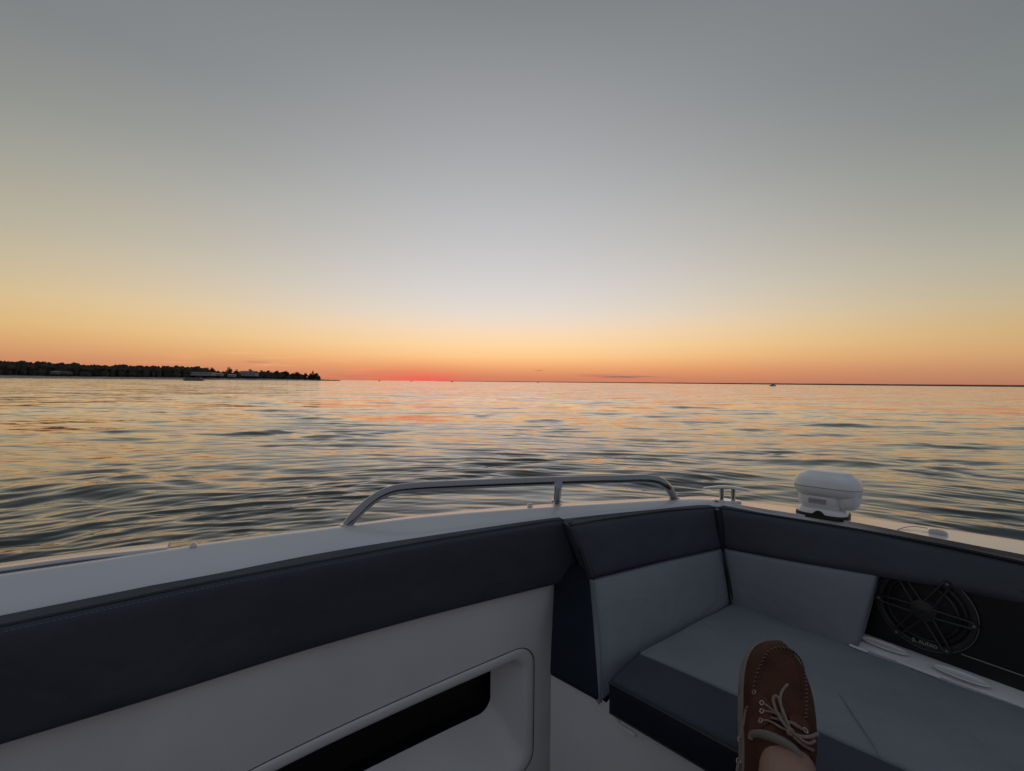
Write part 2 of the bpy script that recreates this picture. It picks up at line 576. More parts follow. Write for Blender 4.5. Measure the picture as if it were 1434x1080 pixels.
# ------------------------------------------------------------------ sea
def sea():
    rad = []
    r = .5
    while r < 40000:
        rad.append(r)
        r += max(.010, r * r / 2400) if r < 260 else r * .18
    rad.append(40000.)
    rad = np.array(rad)
    fr = np.linspace(-math.radians(66), math.radians(66), 760)
    bk = np.linspace(math.radians(66), 2 * PI - math.radians(66), 60)[1:-1]
    phi = np.concatenate([fr, bk])
    Rr, Ph = np.meshgrid(rad, phi, indexing='ij')
    X, Y = Rr * np.sin(Ph), Rr * np.cos(Ph)
    dr = np.maximum(.010, Rr * Rr / 2400)
    dl = Rr * (fr[1] - fr[0])
    Z = np.zeros_like(X)

    def lowf(n, lo, hi, seed):
        g = np.random.default_rng(seed)
        s = np.zeros_like(X)
        for _ in range(n):
            lam = math.exp(g.uniform(math.log(lo), math.log(hi)))
            th = g.uniform(0, 2 * PI)
            s += np.sin(2 * PI / lam * (X * math.cos(th) + Y * math.sin(th)) + g.uniform(0, 2 * PI))
        return s / math.sqrt(n / 2)
    patch = np.clip(.55 + .75 * lowf(10, 2.6, 9, 3), .10, 2.6)
    patch2 = np.clip(.8 + .45 * lowf(9, 2.5, 9, 5), .3, 1.8)
    warp = .25 * lowf(8, 3, 9, 8)

    def smooth(w):
        w = np.clip(w, 0, 1)
        return w * w * (3 - 2 * w)
    # wind chop arriving from beyond the boat
    N = 90
    for i in range(N):
        lam = math.exp(RNG.uniform(math.log(.32), math.log(3.2)))
        th = PI / 2 + RNG.normal(0, .36)
        k = 2 * PI / lam
        sl = .067 * math.sqrt(2 / N) * RNG.uniform(.6, 1.4)
        keep = smooth((lam / dr - 1.5) / 2.5)
        Z += patch * keep * sl / k * np.sin(k * (X * math.cos(th) + Y * math.sin(th)) + k * warp * .25 + RNG.uniform(0, 2 * PI))
    # ripples running out from the drifting hull
    N = 70
    for i in range(N):
        lam = math.exp(RNG.uniform(math.log(.11), math.log(.85)))
        k = 2 * PI / lam
        cx, cy = RNG.normal(0, 1.5), RNG.normal(-1.7, 1.3)
        q = np.hypot(X - cx, Y - cy)
        sl = .138 * math.sqrt(2 / N) * RNG.uniform(.6, 1.4)
        env = 1.05 * np.exp(-(Rr / 9.) ** 2) + .18 * np.exp(-(Rr / 26.) ** 2)
        keep = smooth((lam / dr - 1.5) / 2.5)
        Z += patch2 * env * keep * sl / k * np.sin(k * (q + warp * .30) + RNG.uniform(0, 2 * PI))
    Z -= .0
    nr, nc = X.shape
    co = np.stack([X, Y, Z], -1).reshape(-1, 3)
    idx = np.arange(nr * nc).reshape(nr, nc)
    nx = np.roll(idx, -1, 1)
    q = np.stack([idx[:-1], nx[:-1], nx[1:], idx[1:]], -1).reshape(-1, 4)
    q = q[:, ::-1]
    me = bpy.data.meshes.new('water')
    me.vertices.add(len(co))
    me.vertices.foreach_set('co', co.astype(np.float32).ravel())
    me.loops.add(q.size)
    me.loops.foreach_set('vertex_index', q.astype(np.int32).ravel())
    me.polygons.add(len(q))
    me.polygons.foreach_set('loop_start', np.arange(0, q.size, 4, dtype=np.int32))
    me.polygons.foreach_set('loop_total', np.full(len(q), 4, np.int32))
    me.update(calc_edges=True)
    me.polygons.foreach_set('use_smooth', np.ones(len(q), bool))
    me.materials.append(water_material())
    o = link(bpy.data.objects.new('water', me))
    o['kind'] = 'structure'
    if me.polygons[len(q) // 3].normal.z < 0:
        me.flip_normals()


# ------------------------------------------------------------------ the boat we sit in
Z0 = -.37
OUT = [(0, 803.5), (150, 781.5), (300, 758.3), (480, 735), (605, 719), (772, 705), (860, 700), (938, 696.8), (980, 694.7), (1005, 695.7), (1039, 701), (1060, 703), (1109, 708.5), (1205, 722.6), (1310, 737.7), (1434, 756.5)]
MID = [(0, 806), (150, 784), (300, 761), (480, 738), (605, 722.7), (772, 710.5), (860, 705), (931, 700.5), (980, 699), (1012, 701.8), (1029, 705.7), (1050, 709.6), (1115, 719.5), (1191, 730.5), (1300, 751.3), (1434, 776.8)]
INN = [(0, 859.7, -.405), (150, 831, -.403), (300, 805, -.40), (480, 773.4, -.397), (605, 752.5, -.393), (783, 726, -.386), (880, 715.5, -.3815), (945, 709.5, -.379), (984, 706.8, -.377), (1008, 708.5, -.377), (1030, 711.5, -.378), (1060, 716.3, -.379), (1115, 726, -.381), (1191, 738.5, -.384), (1300, 758.6, -.387), (1434, 785, -.39)]


def boat():
    root = empty('boat', (0, 0, .3), 'white boat with navy and grey upholstered bow seating we look out from', 'boat')
    root.location = (0, 0, 0)
    NS = 170
    o = spline([at(u, v, Z0 - .009) for u, v in OUT], NS, 1.5, 1.4)
    m = spline([at(u, v, Z0 + .001) for u, v in MID], NS, 1.5, 1.4)
    i = spline([at(u, v, z) for u, v, z in INN], NS, 1.5, 1.4)
    cen = Vector((.2, -.6, 0))

    def off(line, d, dz):
        res = []
        for k, p in enumerate(line):
            t = line[min(k + 1, len(line) - 1)] - line[max(k - 1, 0)]
            n = Vector((t.y, -t.x, 0)).normalized()
            if n.dot(p - cen) < 0:
                n = -n
            res.append(p + n * d + Vector((0, 0, dz)))
        return res
    g = MB()
    lines = [off(i, .012, -.09), off(i, .0035, -.010), off(i, .0, -.003), off(i, .004, .0005)]
    # shoulder between sloped inner face and flat top, softly rounded
    for f in (.25, .5, .75, .92):
        lines.append([a.lerp(b, f) + Vector((0, 0, .0016 * math.sin(PI * f))) for a, b in zip(off(i, .004, .0005), m)])
    lines += [m]
    for f in (.35, .7, .93):
        lines.append([a.lerp(b, f) for a, b in zip(m, o)])
    lines += [off(o, .0, -.0015), off(o, .004, -.006), off(o, .006, -.014), off(o, .006, -.05)]
    loft(g, lines)
    g.build('gunwale', GEL, root, True, 60)
    # hull outside: topsides flaring in to the waterline, closed round the stern
    zw = -.25
    hl = [off(o, .004, -.05), off(o, .016, -.055), off(o, .018, -.085), off(o, .004, -.092)]
    for f in (.2, .5, .8, 1.0):
        z = (H + Z0 * S - .1) * (1 - f) + zw * f
        hl.append([Vector((p.x - (cen.x - p.x) * .05 * f, p.y - (cen.y - p.y) * .05 * f, z)) for p in off(o, .003, 0)])
    h = MB()
    loft(h, hl)
    a, b = hl[0][0], hl[0][-1]
    tr = [a, a + Vector((.2, -1.6, 0)), Vector((-.9, -3.3, a.z)), Vector((1.6, -3.3, b.z)), b + Vector((-.2, -1.6, 0)), b]
    trd = spline(tr, 40)
    low = [Vector((p.x * .9, p.y * .9, zw)) for p in trd]
    loft(h, [trd, low])
    h.build('hull', GEL, root, True, 40)
    # cockpit sole
    fl = MB()
    zf = H - 1.25 * S
    ring = [Vector((p.x, p.y, zf)) for p in off(i, .05, 0)[::6]] + [Vector((p.x, p.y, zf)) for p in reversed(trd)]
    c0 = len(fl.v)
    fl.add([Vector((.2, -.6, zf))] + ring, [(0, k + 1, (k + 1) % len(ring) + 1) for k in range(len(ring))])
    fl.build('cockpit_floor', DECK, root, False)
    co_in = MB()
    loft(co_in, [[Vector((p.x * .97, p.y * .97, p.z)) for p in trd], [Vector((p.x * .95, p.y * .95, zf)) for p in trd]])
    loft(co_in, [trd, [Vector((p.x * .97, p.y * .97, p.z)) for p in trd]])
    co_in.build('stern_coaming', LINER, root)

    # raised moulding along the outboard edge at the left
    zm = -.3715
    mf = spline([at(u, v, zm - .013) for u, v in ((0, 788.5), (60, 780.3), (120, 772.3), (180, 765), (238, 759))], 40, 1.2)
    mn = spline([at(u, v, zm - .001) for u, v in ((0, 795.3), (60, 787), (120, 779), (180, 772.5), (234, 766.8))], 40, 1.2)
    tr_ = MB()
    dn = lambda line, z: [p + Vector((0, 0, z)) for p in line]
    lines = [dn(off(mf, .004, 0), -.07), dn(off(mf, .004, 0), -.008), dn(off(mf, .0025, 0), -.002), mf]
    lines += [[a.lerp(b, f) + Vector((0, 0, .0015 * math.sin(PI * f))) for a, b in zip(mf, mn)] for f in (.3, .6, .85)]
    lines += [mn, dn(off(mn, -.002, 0), -.0025), dn(off(mn, -.002, 0), -.006)]
    loft(tr_, lines)
    tr_.f.append(tuple(k * 40 + 39 for k in range(len(lines))))
    mo = tr_.build('outboard_moulding', GEL, root, True, 50)
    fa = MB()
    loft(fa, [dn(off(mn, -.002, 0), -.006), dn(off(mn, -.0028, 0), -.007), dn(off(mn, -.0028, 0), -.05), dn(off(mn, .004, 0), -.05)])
    fa.build('inner_face', mat('shaded_gelcoat', (.12, .13, .18), .45), mo)  # shade on this inboard face is put into the colour

    # snap fasteners
    for u, v in ((271, 763.2), (742, 706.8)):
        s = MB()
        p = at(u, v, Z0 + .004)
        n = 14
        prof = [(0.0075, -.006), (.0075, .0), (.0065, .002), (.0045, .0035), (.002, .0042), (0.0004, .0044)]
        for r_, z in prof:
            s.v += [(p.x + r_ * math.cos(2 * PI * k / n), p.y + r_ * math.sin(2 * PI * k / n), p.z + z) for k in range(n)]
        s.f = grid_faces(len(prof), n, True)
        s.build('snap_fastener', POLISH, root)

    # ---- upholstery
    b1t = [at(*q) for q in ((0, 880, -.405), (150, 848, -.403), (285, 819.5, -.40), (440, 790, -.396), (603, 759.5, -.392), (700, 743, -.389), (779, 730.5, -.386), (791, 729.5, -.386))]
    b1b = [at(*q) for q in ((0, 1048, -.60), (205, 985, -.594), (420, 917, -.588), (600, 866, -.58), (775, 822, -.573), (818, 812, -.566))]
    b1t = spline(b1t, 60, 1.1)
    b1b = spline(b1b, 60, 1.1)
    bol = pad('side_bolster', b1t, b1b, NAVY, root, th=.055, r=.014, bulge=.006, n=60, m=12, back=(-.47, .88, 0))
    bol['label'] = 'long navy bolster with pale stitching along the left side'

    def piping(pts, name, parent, r=.0028, matl=PIPE):
        q = MB()
        tube(q, pts, r, 8)
        return q.build(name, matl, parent)
    inw = lambda line, d, dz: off(line, d, dz)
    piping(inw(b1t, .010, -.0005), 'piping', bol, .003)
    st = MB()
    dashes(st, inw(b1t, .019, .0), .0007, .0045, .003)
    fb = FACE[bol.name]
    dashes(st, [fb(k / 60, .036, .0003) for k in range(61)], .0006, .0045, .003)
    st.build('stitching', THREAD, bol)

    b2t = spline([at(*q) for q in ((800, 737, -.387), (845, 729, -.385), (890, 722.5, -.382), (940, 716, -.380), (1004, 711.5, -.378))], 30)
    b2b = spline([at(*q) for q in ((831, 811, -.522), (920, 789, -.512), (1012, 769, -.505))], 30)
    bo2 = pad('headrest_bolster', b2t, b2b, NAVY, root, th=.06, r=.012, bulge=.008, n=26, m=12, back=(-.3, .95, 0))
    piping(inw(b2t, .008, .0), 'piping', bo2, .0025)
    b3t = spline([at(*q) for q in ((1006, 712.5, -.378), (1060, 720.5, -.380), (1120, 730, -.381), (1240, 750.5, -.385), (1340, 770, -.388), (1434, 790.5, -.39))], 40, 0, .8)
    b3b = spline([at(*q) for q in ((1013, 769.5, -.505), (1120, 789, -.49), (1225, 806, -.478), (1330, 824, -.47), (1434, 846, -.465))], 40, 0, .8)
    bo3 = pad('headrest_bolster', b3t, b3b, NAVY, root, th=.06, r=.012, bulge=.006, n=40, m=12, back=(.7, .7, 0))
    piping(inw(b3t, .009, .001), 'piping', bo3, .0028)
    st = MB()
    dashes(st, inw(b3t, .019, .001), .0007, .006, .003)
    st.build('stitching', THREAD, bo3)

    piping([at(1005, 713, -.378) + Vector((.002, .006, -.002)), at(1009, 742, -.44) + Vector((.002, .006, 0)), at(1012.5, 768, -.503) + Vector((.002, .006, 0))], 'welt', bo3, .008, PIPE)
    piping([at(796, 734, -.388) + Vector((.004, .018, -.004)), at(813, 775, -.45) + Vector((.01, .03, 0)), at(826, 811, -.52) + Vector((.006, .012, 0))], 'welt', bo2, .011, PIPE)
    cb = at(1028, 842, -.66)
    l_top = spline([at(*q) for q in ((830.5, 812, -.522), (920, 790, -.512), (1012.5, 769.5, -.505))], 24)
    l_bot = spline([at(841, 985, -.75), at(893, 945, -.735), cb + Vector((0, 0, -.09))], 24)
    lp = pad('backrest', l_top, l_bot, GREY, root, th=.05, r=.008, bulge=.012, n=22, m=16, back=(-.4, .9, 0), wrinkle=.0012)
    piping([l_top[0].lerp(l_bot[0], f) + Vector((-.004, -.003, 0)) + Vector((.010, -.012, 0)) * math.sin(PI * f) for f in [k / 14 for k in range(15)]], 'piping', lp, .0022, GPIPE)
    r_top = spline([at(*q) for q in ((1012.5, 770, -.505), (1120, 790, -.49), (1229, 806, -.478))], 24)
    rb1 = at(1194, 905, -.66)
    r_bot = spline([cb + Vector((0.002, 0, -.09)), cb.lerp(rb1, .5) + Vector((0, 0, -.09)), at(1188, 921, -.685) + Vector((0, 0, -.04))], 24)
    rp = pad('backrest', r_top, r_bot, GREY, root, th=.05, r=.008, bulge=.010, n=22, m=16, back=(.75, .65, 0), wrinkle=.0012)
    piping([at(1012, 770, -.503).lerp(cb, f) + Vector((-.004, -.008, 0)) for f in (0, .25, .5, .75, 1.)], 'piping', rp, .003, PIPE)
    # navy gusset closing the backrest end, shade worked into its colour
    g_t = spline([at(774.5, 818, -.575) + Vector((0, 0, .05)), at(830.5, 809, -.522) + Vector((.006, .02, .022))], 8)
    g_b = spline([at(768, 944, -.75), at(840.5, 984.5, -.75)], 8)
    lean0 = (at(774.5, 818, -.575) - g_b[0]) * 1.3 + g_b[0]
    lean1 = (at(830.5, 809, -.522) - g_b[-1]) * 1.12 + g_b[-1]
    g_t = spline([lean0, lean1], 8)
    gp = pad('backrest_end', g_t, g_b, NAVYSH, root, th=.04, r=.010, bulge=.006, n=8, m=14)
    gp['label'] = 'navy end panel of the backrest'

    # seat cushion: grey field and navy front
    fl_, fr_ = at(854, 949, -.66), at(1020, 1037.5, -.66)
    fd = (fr_ - fl_).normalized()
    s0, s1 = at(893, 912, -.66), at(1180, 1037.5, -.66)
    sd = (s1 - s0).normalized()
    w0, w1 = at(1194, 905, -.66), at(1434, 990.5, -.66)
    wd = (w1 - w0).normalized()
    seat = pad('seat_cushion', spline([cb, w0, w1, w1 + wd * .45], 30), spline([s0, s1, s0 + sd * 1.15], 30), GREY, root,
               th=.085, r=.010, bulge=.006, toward=(0, 0, 1), n=34, m=20, back=(0, 0, -1), wrinkle=.0016)
    fp = pad('front_panel', spline([s0 + sd * .0005, s0 + sd * .6, s0 + sd * 1.15], 30), spline([fl_, fl_ + fd * .6, fl_ + fd * 1.15], 30), NAVY, seat,
             th=.078, r=.011, bulge=.003, toward=(0, 0, 1), n=34, m=10, back=Vector((-.0, .06, -1)).normalized())
    bo_ = Vector((fd.y, -fd.x, 0)).normalized()
    if bo_.dot(CAM - fl_) < 0:
        bo_ = -bo_
    bt = [fl_ + fd * (-.002 + 1.13 * k / 20) + bo_ * .0035 + Vector((0, 0, -.011)) for k in range(21)]
    bb = [q_ + bo_ * -.004 + Vector((0, 0, -.064)) for q_ in bt]
    pad('shaded_front', bt, bb, NAVYSH, fp, th=.02, r=.006, bulge=.003, n=30, m=8, back=-bo_)  # added strip, its colour carries the shade on the cushion front
    edge = [fl_ + fd * (k * .06) for k in range(20)]
    piping([p + bo_ * .003 + Vector((.0, .0, -.009)) for p in edge], 'piping', fp, .003)
    piping([s0.lerp(fl_, f) + Vector((.004, .0, -.002)) for f in (0, .33, .66, 1)], 'piping', fp, .002, NAVY)
    piping([s0.lerp(cb, f) + Vector((.010, -.012, -.001)) for f in (0.02, .25, .5, .7)], 'piping', seat, .0018, GPIPE)
    # seam pressed across the grey field
    sm = [at(u, v, -.6525) for u, v in ((1176, 973), (1196, 1003), (1218, 1035), (1233, 1062))]
    piping(sm, 'seam', seat, .0007, GPIPE)

    # moulded seat base under the cushion and the end of the backrest
    ba = MB()
    inb = Vector((-fd.y, fd.x, 0)) * .022
    zb = -.735 * S + H
    zb = -.70 * S + H
    e0 = at(768, 944, -.75)
    e1 = at(840.5, 984.5, -.75)
    gn = Vector((e1.y - e0.y, -(e1.x - e0.x), 0)).normalized()
    if gn.dot(CAM - e0) > 0:
        gn = -gn
    b0 = Vector((e0.x, e0.y, 0)) + gn * .010
    b1 = Vector((e1.x, e1.y, 0)) + gn * .010
    f0 = Vector((fl_.x, fl_.y, 0)) + inb + fd * .0
    gz = H - .747 * S - zb
    zt_ = [gz, gz, gz, gz, gz, gz, 0, 0, 0, 0]
    poly = [b0 + gn * .22 - (b1 - b0).normalized() * .02, b0 + gn * .012 - (b1 - b0).normalized() * .004, b0, b0.lerp(b1, .5), b1 - (b1 - b0).normalized() * .006, b1.lerp(f0, .3), f0, f0 + fd * .3, f0 + fd * .7, f0 + fd * 1.15]
    loft(ba, [[Vector((p.x, p.y, zb + q)) for p, q in zip(poly, zt_)]] + [[Vector((p.x, p.y, zb + z)) for p in poly] for z in (-.1, -.25, -.5)])
    ba.build('seat_base', LINER, root, True, 25)
    lip = MB()
    gl0 = Vector((f0.x, f0.y, H - .765 * S)) - inb * .15
    tube(lip, [gl0 + Vector((0, 0, .05)), gl0 + Vector((0, 0, .012)), gl0 + fd * .012 + Vector((0, 0, -.004)), gl0 + fd * .05 + Vector((0, 0, -.006))], .004, 8)
    lip.build('base_rib', LINER, root)
    # low step in front of the seat, where the heel rests
    stp = MB()
    sc = fl_ + fd * .30 + Vector((fd.y, -fd.x, 0)) * .14
    top_z = H - .705
    box(stp, Vector((sc.x + .20, sc.y - .10, top_z - .1)), .5, .22, .2, fd, Vector((-fd.y, fd.x, 0)))
    stp.build('foot_step', DECK, root, False)

    # ---- liner wall with its pocket
    W = [at(*q) for q in ((0, 1048, -.60), (205, 985, -.594), (420, 917, -.588), (600, 866, -.58), (775, 822, -.573))]
    wall = spline([Vector((p.x - .010, p.y + .020, 0)) for p in W], 60, 1.1, .12)
    SW = [0]
    for p, q in zip(wall, wall[1:]):
        SW.append(SW[-1] + (q - p).length)

    def wpt(s, z, d=0.):
        k = 0
        while k < len(SW) - 2 and SW[k + 1] < s:
            k += 1
        f = (s - SW[k]) / (SW[k + 1] - SW[k])
        p = wall[k].lerp(wall[k + 1], f)
        t = (wall[k + 1] - wall[k]).normalized()
        return Vector((p.x - t.y * d, p.y + t.x * d, z))

    def wuv(u, v):
        d = ray(u, v)
        best = None
        for k in range(len(wall) - 1):
            p, q = wall[k], wall[k + 1]
            ex, ey = q.x - p.x, q.y - p.y
            den = d.x * ey - d.y * ex
            if abs(den) < 1e-9:
                continue
            tt_ = (p.x * ey - p.y * ex) / den
            ss_ = (p.x * d.y - p.y * d.x) / den
            if tt_ > 0 and -.001 <= ss_ <= 1.001:
                best = (SW[k] + ss_ * (SW[k + 1] - SW[k]), H + d.z * tt_)
        return best
    pa, pb, pc = wuv(305, 1079), wuv(700, 902), wuv(748, 960)
    s_r = pc[0]
    z_t = (pa[1] + pb[1]) / 2
    slope = (pb[1] - pa[1]) / (pb[0] - pa[0])
    s_l, z_b = s_r - 1.05, z_t - .335

    def outline(inset, fl=0., n=18, rad=.055):
        l, r2 = s_l + inset, s_r - inset - .045 * fl
        t2, b2 = z_t - inset, z_b + inset + .10 * fl
        rr = max(rad - inset * .5, .012)
        pts = []
        for cx, cz, a0 in ((r2 - rr, t2 - rr, 0), (l + rr, t2 - rr, 90), (l + rr, b2 + rr, 180), (r2 - rr, b2 + rr, 270)):
            for k in range(n):
                a = math.radians(a0 + 90 * k / (n - 1))
                pts.append((cx + rr * math.cos(a), cz + rr * math.sin(a)))
            # straight run to the next corner
        out = []
        for k in range(len(pts)):
            p, q = pts[k], pts[(k + 1) % len(pts)]
            out.append(p)
            L = math.hypot(q[0] - p[0], q[1] - p[1])
            if L > .05:
                for j in range(1, 12):
                    out.append((p[0] + (q[0] - p[0]) * j / 12, p[1] + (q[1] - p[1]) * j / 12))
        return [(s, z + slope * (s - s_r + .15)) for s, z in out]
    o0 = outline(0)
    s_max, s_min = SW[-1] - .001, .02
    z_hi, z_lo = H - .55 * S, H - 1.24 * S
    cs, cz = (s_l + s_r) / 2, (z_t + z_b) / 2
    frame = []
    for s, z in o0:
        dx, dz = s - cs, z - cz
        k = min((s_max - cs) / dx if dx > 1e-6 else 1e9, (s_min - cs) / dx if dx < -1e-6 else 1e9,
                (z_hi - cz) / dz if dz > 1e-6 else 1e9, (z_lo - cz) / dz if dz < -1e-6 else 1e9)
        frame.append((cs + dx * k, cz + dz * k))
    wl = MB()
    rows = []
    for f in (0, .25, .5, .7, .85, .94, 1.):
        rows.append([wpt(min(max(a[0] + (b[0] - a[0]) * f, s_min), s_max), a[1] + (b[1] - a[1]) * f) for a, b in zip(frame, o0)])
    loft(wl, rows, True)
    wl.build('coaming_liner', LINER, root, True, 60)
    pk = MB()
    rows = []
    for ins, d in ((0.0, .004), (.0012, .004), (.0022, -.001), (.004, -.0025), (.010, -.0035), (.020, -.003), (.027, .000), (.031, .006), (.033, .014), (.036, .045), (.040, .088)):
        rows.append([wpt(s, z, d) for s, z in outline(ins, max(0, (d - .014) / .074))])
    loft(pk, rows, True)
    pk_o = pk.build('pocket', LINER, root, True, 70)
    gv = MB()
    loft(gv, [[wpt(s, z, .0035) for s, z in outline(-.003)], [wpt(s, z, .0035) for s, z in outline(.0025)]], True)
    gap = MB()
    ol = outline(.0004)
    tube(gap, [wpt(s, z, .0006) for s, z in ol] + [wpt(*ol[0], .0006)], .0013, 6)
    gap.build('seam', mat('pocket_seam', (.05, .05, .055), .7), pk_o)
    bkp = MB()
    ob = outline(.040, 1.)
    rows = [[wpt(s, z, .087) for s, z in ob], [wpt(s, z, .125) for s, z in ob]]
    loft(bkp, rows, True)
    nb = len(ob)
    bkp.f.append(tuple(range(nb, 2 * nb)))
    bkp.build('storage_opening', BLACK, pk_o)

    # ---- recess with speaker at the right
    k0, k1 = at(1203, 884.5, -.655), at(1434, 969, -.655)
    kd = (k1 - k0).normalized()
    kn = Vector((kd.y, -kd.x, 0))
    if kn.dot(CAM - k0) < 0:
        kn = -kn
    led = MB()
    lf0, lf1 = at(1188, 901, -.662), at(1434, 991.5, -.662)
    L1 = [lf0 - kd * .12 + Vector((0, 0, 0)), lf0, lf0.lerp(lf1, .5), lf1, lf1 + kd * .4]
    L2 = [k0 - kd * .12, k0, k0.lerp(k1, .5), k1, k1 + kd * .4]
    N_ = 40
    A = spline(L1, N_)
    Bq = spline(L2, N_)
    loft(led, [[p + Vector((0, 0, -.05)) for p in A], [p + kn * -.001 for p in A], [p - kn * .004 + Vector((0, 0, .0015)) for p in A], Bq, [p - kn * .06 for p in Bq]])
    led.build('side_ledge', LINER, root, True, 50)
    for (u, v), (ru, rv) in (((1238, 906), (34, 15)), ((1345, 948), (44, 18))):
        c = at(u, v, -.6545)
        n = 36
        cm = MB()
        rows = []
        wdt = .020
        for k_, dz in ((1.0, .0012), (.93, .003), (.86, .0012), (.6, -.0005), (.3, -.001), (.02, -.001)):
            rows.append([c + kd * (math.cos(2 * PI * q / n) * .046 * k_) - kn * (math.sin(2 * PI * q / n) * .0165 * k_) + Vector((0, 0, dz + .002)) for q in range(n)])
        loft(cm, rows, True)
        cm.build('cup_holder', LINER, root)
    for a_, b_ in (((1190, 903.5), (1215, 913)), ((1256, 926), (1316, 949))):
        hb = MB()
        tube(hb, [at(*a_, -.655), at((a_[0] + b_[0]) / 2, (a_[1] + b_[1]) / 2, -.654), at(*b_, -.655)], .003, 8)
        hb.build('ledge_lip', LINER, root)
    bp = MB()
    up = Vector((0, 0, 1))
    pw = [k0 - kd * .12, k1 + kd * .5]
    vs = [pw[0] + up * -.01, pw[1] + up * -.01, pw[1] + up * .20, pw[0] + up * .20]
    bp.add([v for v in vs] + [v - kn * .01 for v in vs], [(0, 1, 2, 3), (4, 7, 6, 5), (0, 4, 5, 1), (1, 5, 6, 2), (2, 6, 7, 3), (3, 7, 4, 0)])
    bpo = bp.build('speaker_panel', BLACK, root, False)
    tl = MB()
    q0, q1 = on_plane(1346, 916, k0 + kn * .002, kn), on_plane(1434, 947, k0 + kn * .002, kn)
    tube(tl, [q0, q1, q1 + (q1 - q0) * 1.5], .0013, 6)
    tl.build('trim_line', mat('trim_grey', (.22, .22, .225), .4), root)
    # speaker
    sc_ = on_plane(1296.0, 852.5, k0, kn) + kn * .001
    e_l, e_r = on_plane(1224.5, 836, k0, kn), on_plane(1373, 876, k0, kn)
    Rs = (e_l - e_r).length / 2 * .965
    ax, ay = kd, up

    def sp(r_, a, h_):
        return sc_ + ax * (r_ * math.cos(a)) + ay * (r_ * math.sin(a)) + kn * h_

    def revolve(mb, prof, n=64):
        vs = [sp(r_, 2 * PI * k / n, h_) for r_, h_ in prof for k in range(n)]
        mb.add(vs, grid_faces(len(prof), n, True))
    spk = MB()
    revolve(spk, [(Rs * 1.0, 0), (Rs * .995, .006), (Rs * .97, .010), (Rs * .90, .011), (Rs * .86, .009), (Rs * .84, .004)])
    so = spk.build('speaker', GLOSSBLK, root)
    so['label'] = 'round black speaker with six spoked grille'
    rm = MB()
    tube(rm, [sp(Rs * .992, 2 * PI * k / 72, .006) for k in range(73)], .0013, 6, False)
    rm.build('rim', RINGM, so)
    cn = MB()
    revolve(cn, [(Rs * .84, .004), (Rs * .80, .007), (Rs * .76, .008), (Rs * .72, .006), (Rs * .70, .001), (Rs * .50, .001), (Rs * .3, .002), (Rs * .28, .006), (Rs * .15, .011), (Rs * .02, .012)])
    cn.build('cone', CONE, so)
    gr = MB()
    ends = [(1267, 809), (1323, 823), (1359, 872), (1322, 897), (1261, 880), (1235, 834.5)]
    angs = []
    for u, v in ends:
        d = on_plane(u, v, k0, kn) - sc_
        angs.append(math.atan2(d.dot(ay), d.dot(ax)))
    for a in angs:
        for sg in (-1, 1):
            tpt = Vector((math.cos(a), math.sin(a), 0))
            nrm = Vector((-math.sin(a), math.cos(a), 0))
            pth = []
            for f in (.18, .4, .65, .86, .93):
                wv = .105 * (1 - .35 * f) if f < .9 else .045
                q = tpt * (Rs * f) + nrm * (sg * Rs * wv)
                pth.append(sc_ + ax * q.x + ay * q.y + kn * (.014 + .004 * (1 - f)))
            tube(gr, pth, .0036, 6, True, .7)
        q = sp(Rs * .92, a, .012)
        tube(gr, [q - kn * .004, q + kn * .004], .0085, 14)
    revolve(gr, [(Rs * .26, .012), (Rs * .255, .019), (Rs * .22, .021), (Rs * .17, .0205), (Rs * .14, .022), (Rs * .02, .0225)])
    revolve(gr, [(Rs * .62, .012), (Rs * .64, .015), (Rs * .67, .012)])
    gr.build('grille', GLOSSBLK, so)
    for a in angs:
        sw = MB()
        q = sp(Rs * .925, a, .0165)
        tube(sw, [q, q + kn * .001, q + kn * .0016], [.0032, .003, .0012], 10)
        sw.build('screw', RINGM, so)
    text_mesh('JL AUDIO', .0105, sp(Rs * .79, -PI / 2 + .06, .0185), ax, ay, kn, LOGO, 'badge', so)

    # ---- grab rail
    zr = Z0 + .078
    rl = [at(486, 735.5, Z0), at(493, 727, Z0 + .015), at(508, 711.5, Z0 + .038), at(528, 696, Z0 + .062), at(550, 686.5, Z0 + .077), at(580, 682.3, Z0 + .083), at(640, 679, Z0 + .083),
          at(720, 675.6, Z0 + .081), at(800, 672.8, Z0 + .079), at(870, 671, Z0 + .077), at(905, 670.5, Z0 + .075), at(922, 673, Z0 + .070), at(932, 679, Z0 + .056), at(939, 688, Z0 + .03), at(944.5, 698, Z0)]
    rb = MB()
    tube(rb, spline(rl, 90), .0118, 20)
    ro = rb.build('grab_rail', STEEL, root)
    ps = MB()
    p0, p1 = at(780, 701.5, Z0 - .001), at(782, 678, Z0 + .074)
    tube(ps, [p0, p0.lerp(p1, .1), p0.lerp(p1, .5), p0.lerp(p1, .85), p1], [.0105, .0102, .0098, .0102, .0118], 18)
    ps.build('post', STEEL, ro)
    for q in (rl[0], rl[-1], p0):
        fl2 = MB()
        tube(fl2, [q + Vector((0, 0, -.003)), q + Vector((0, 0, .002)), q + Vector((0, 0, .0035))], [.0155, .0155, .0135], 20)
        fl2.build('foot_flange', POLISH, ro)

    # ---- pop-up cleat
    c0, c1 = at(984.5, 683.5, Z0 + .047), at(1050, 686.5, Z0 + .047)
    cb_ = MB()
    nC = 28
    cd = (c1 - c0).normalized()
    cw = Vector((-cd.y, cd.x, 0))
    vs, ring_n = [], 12
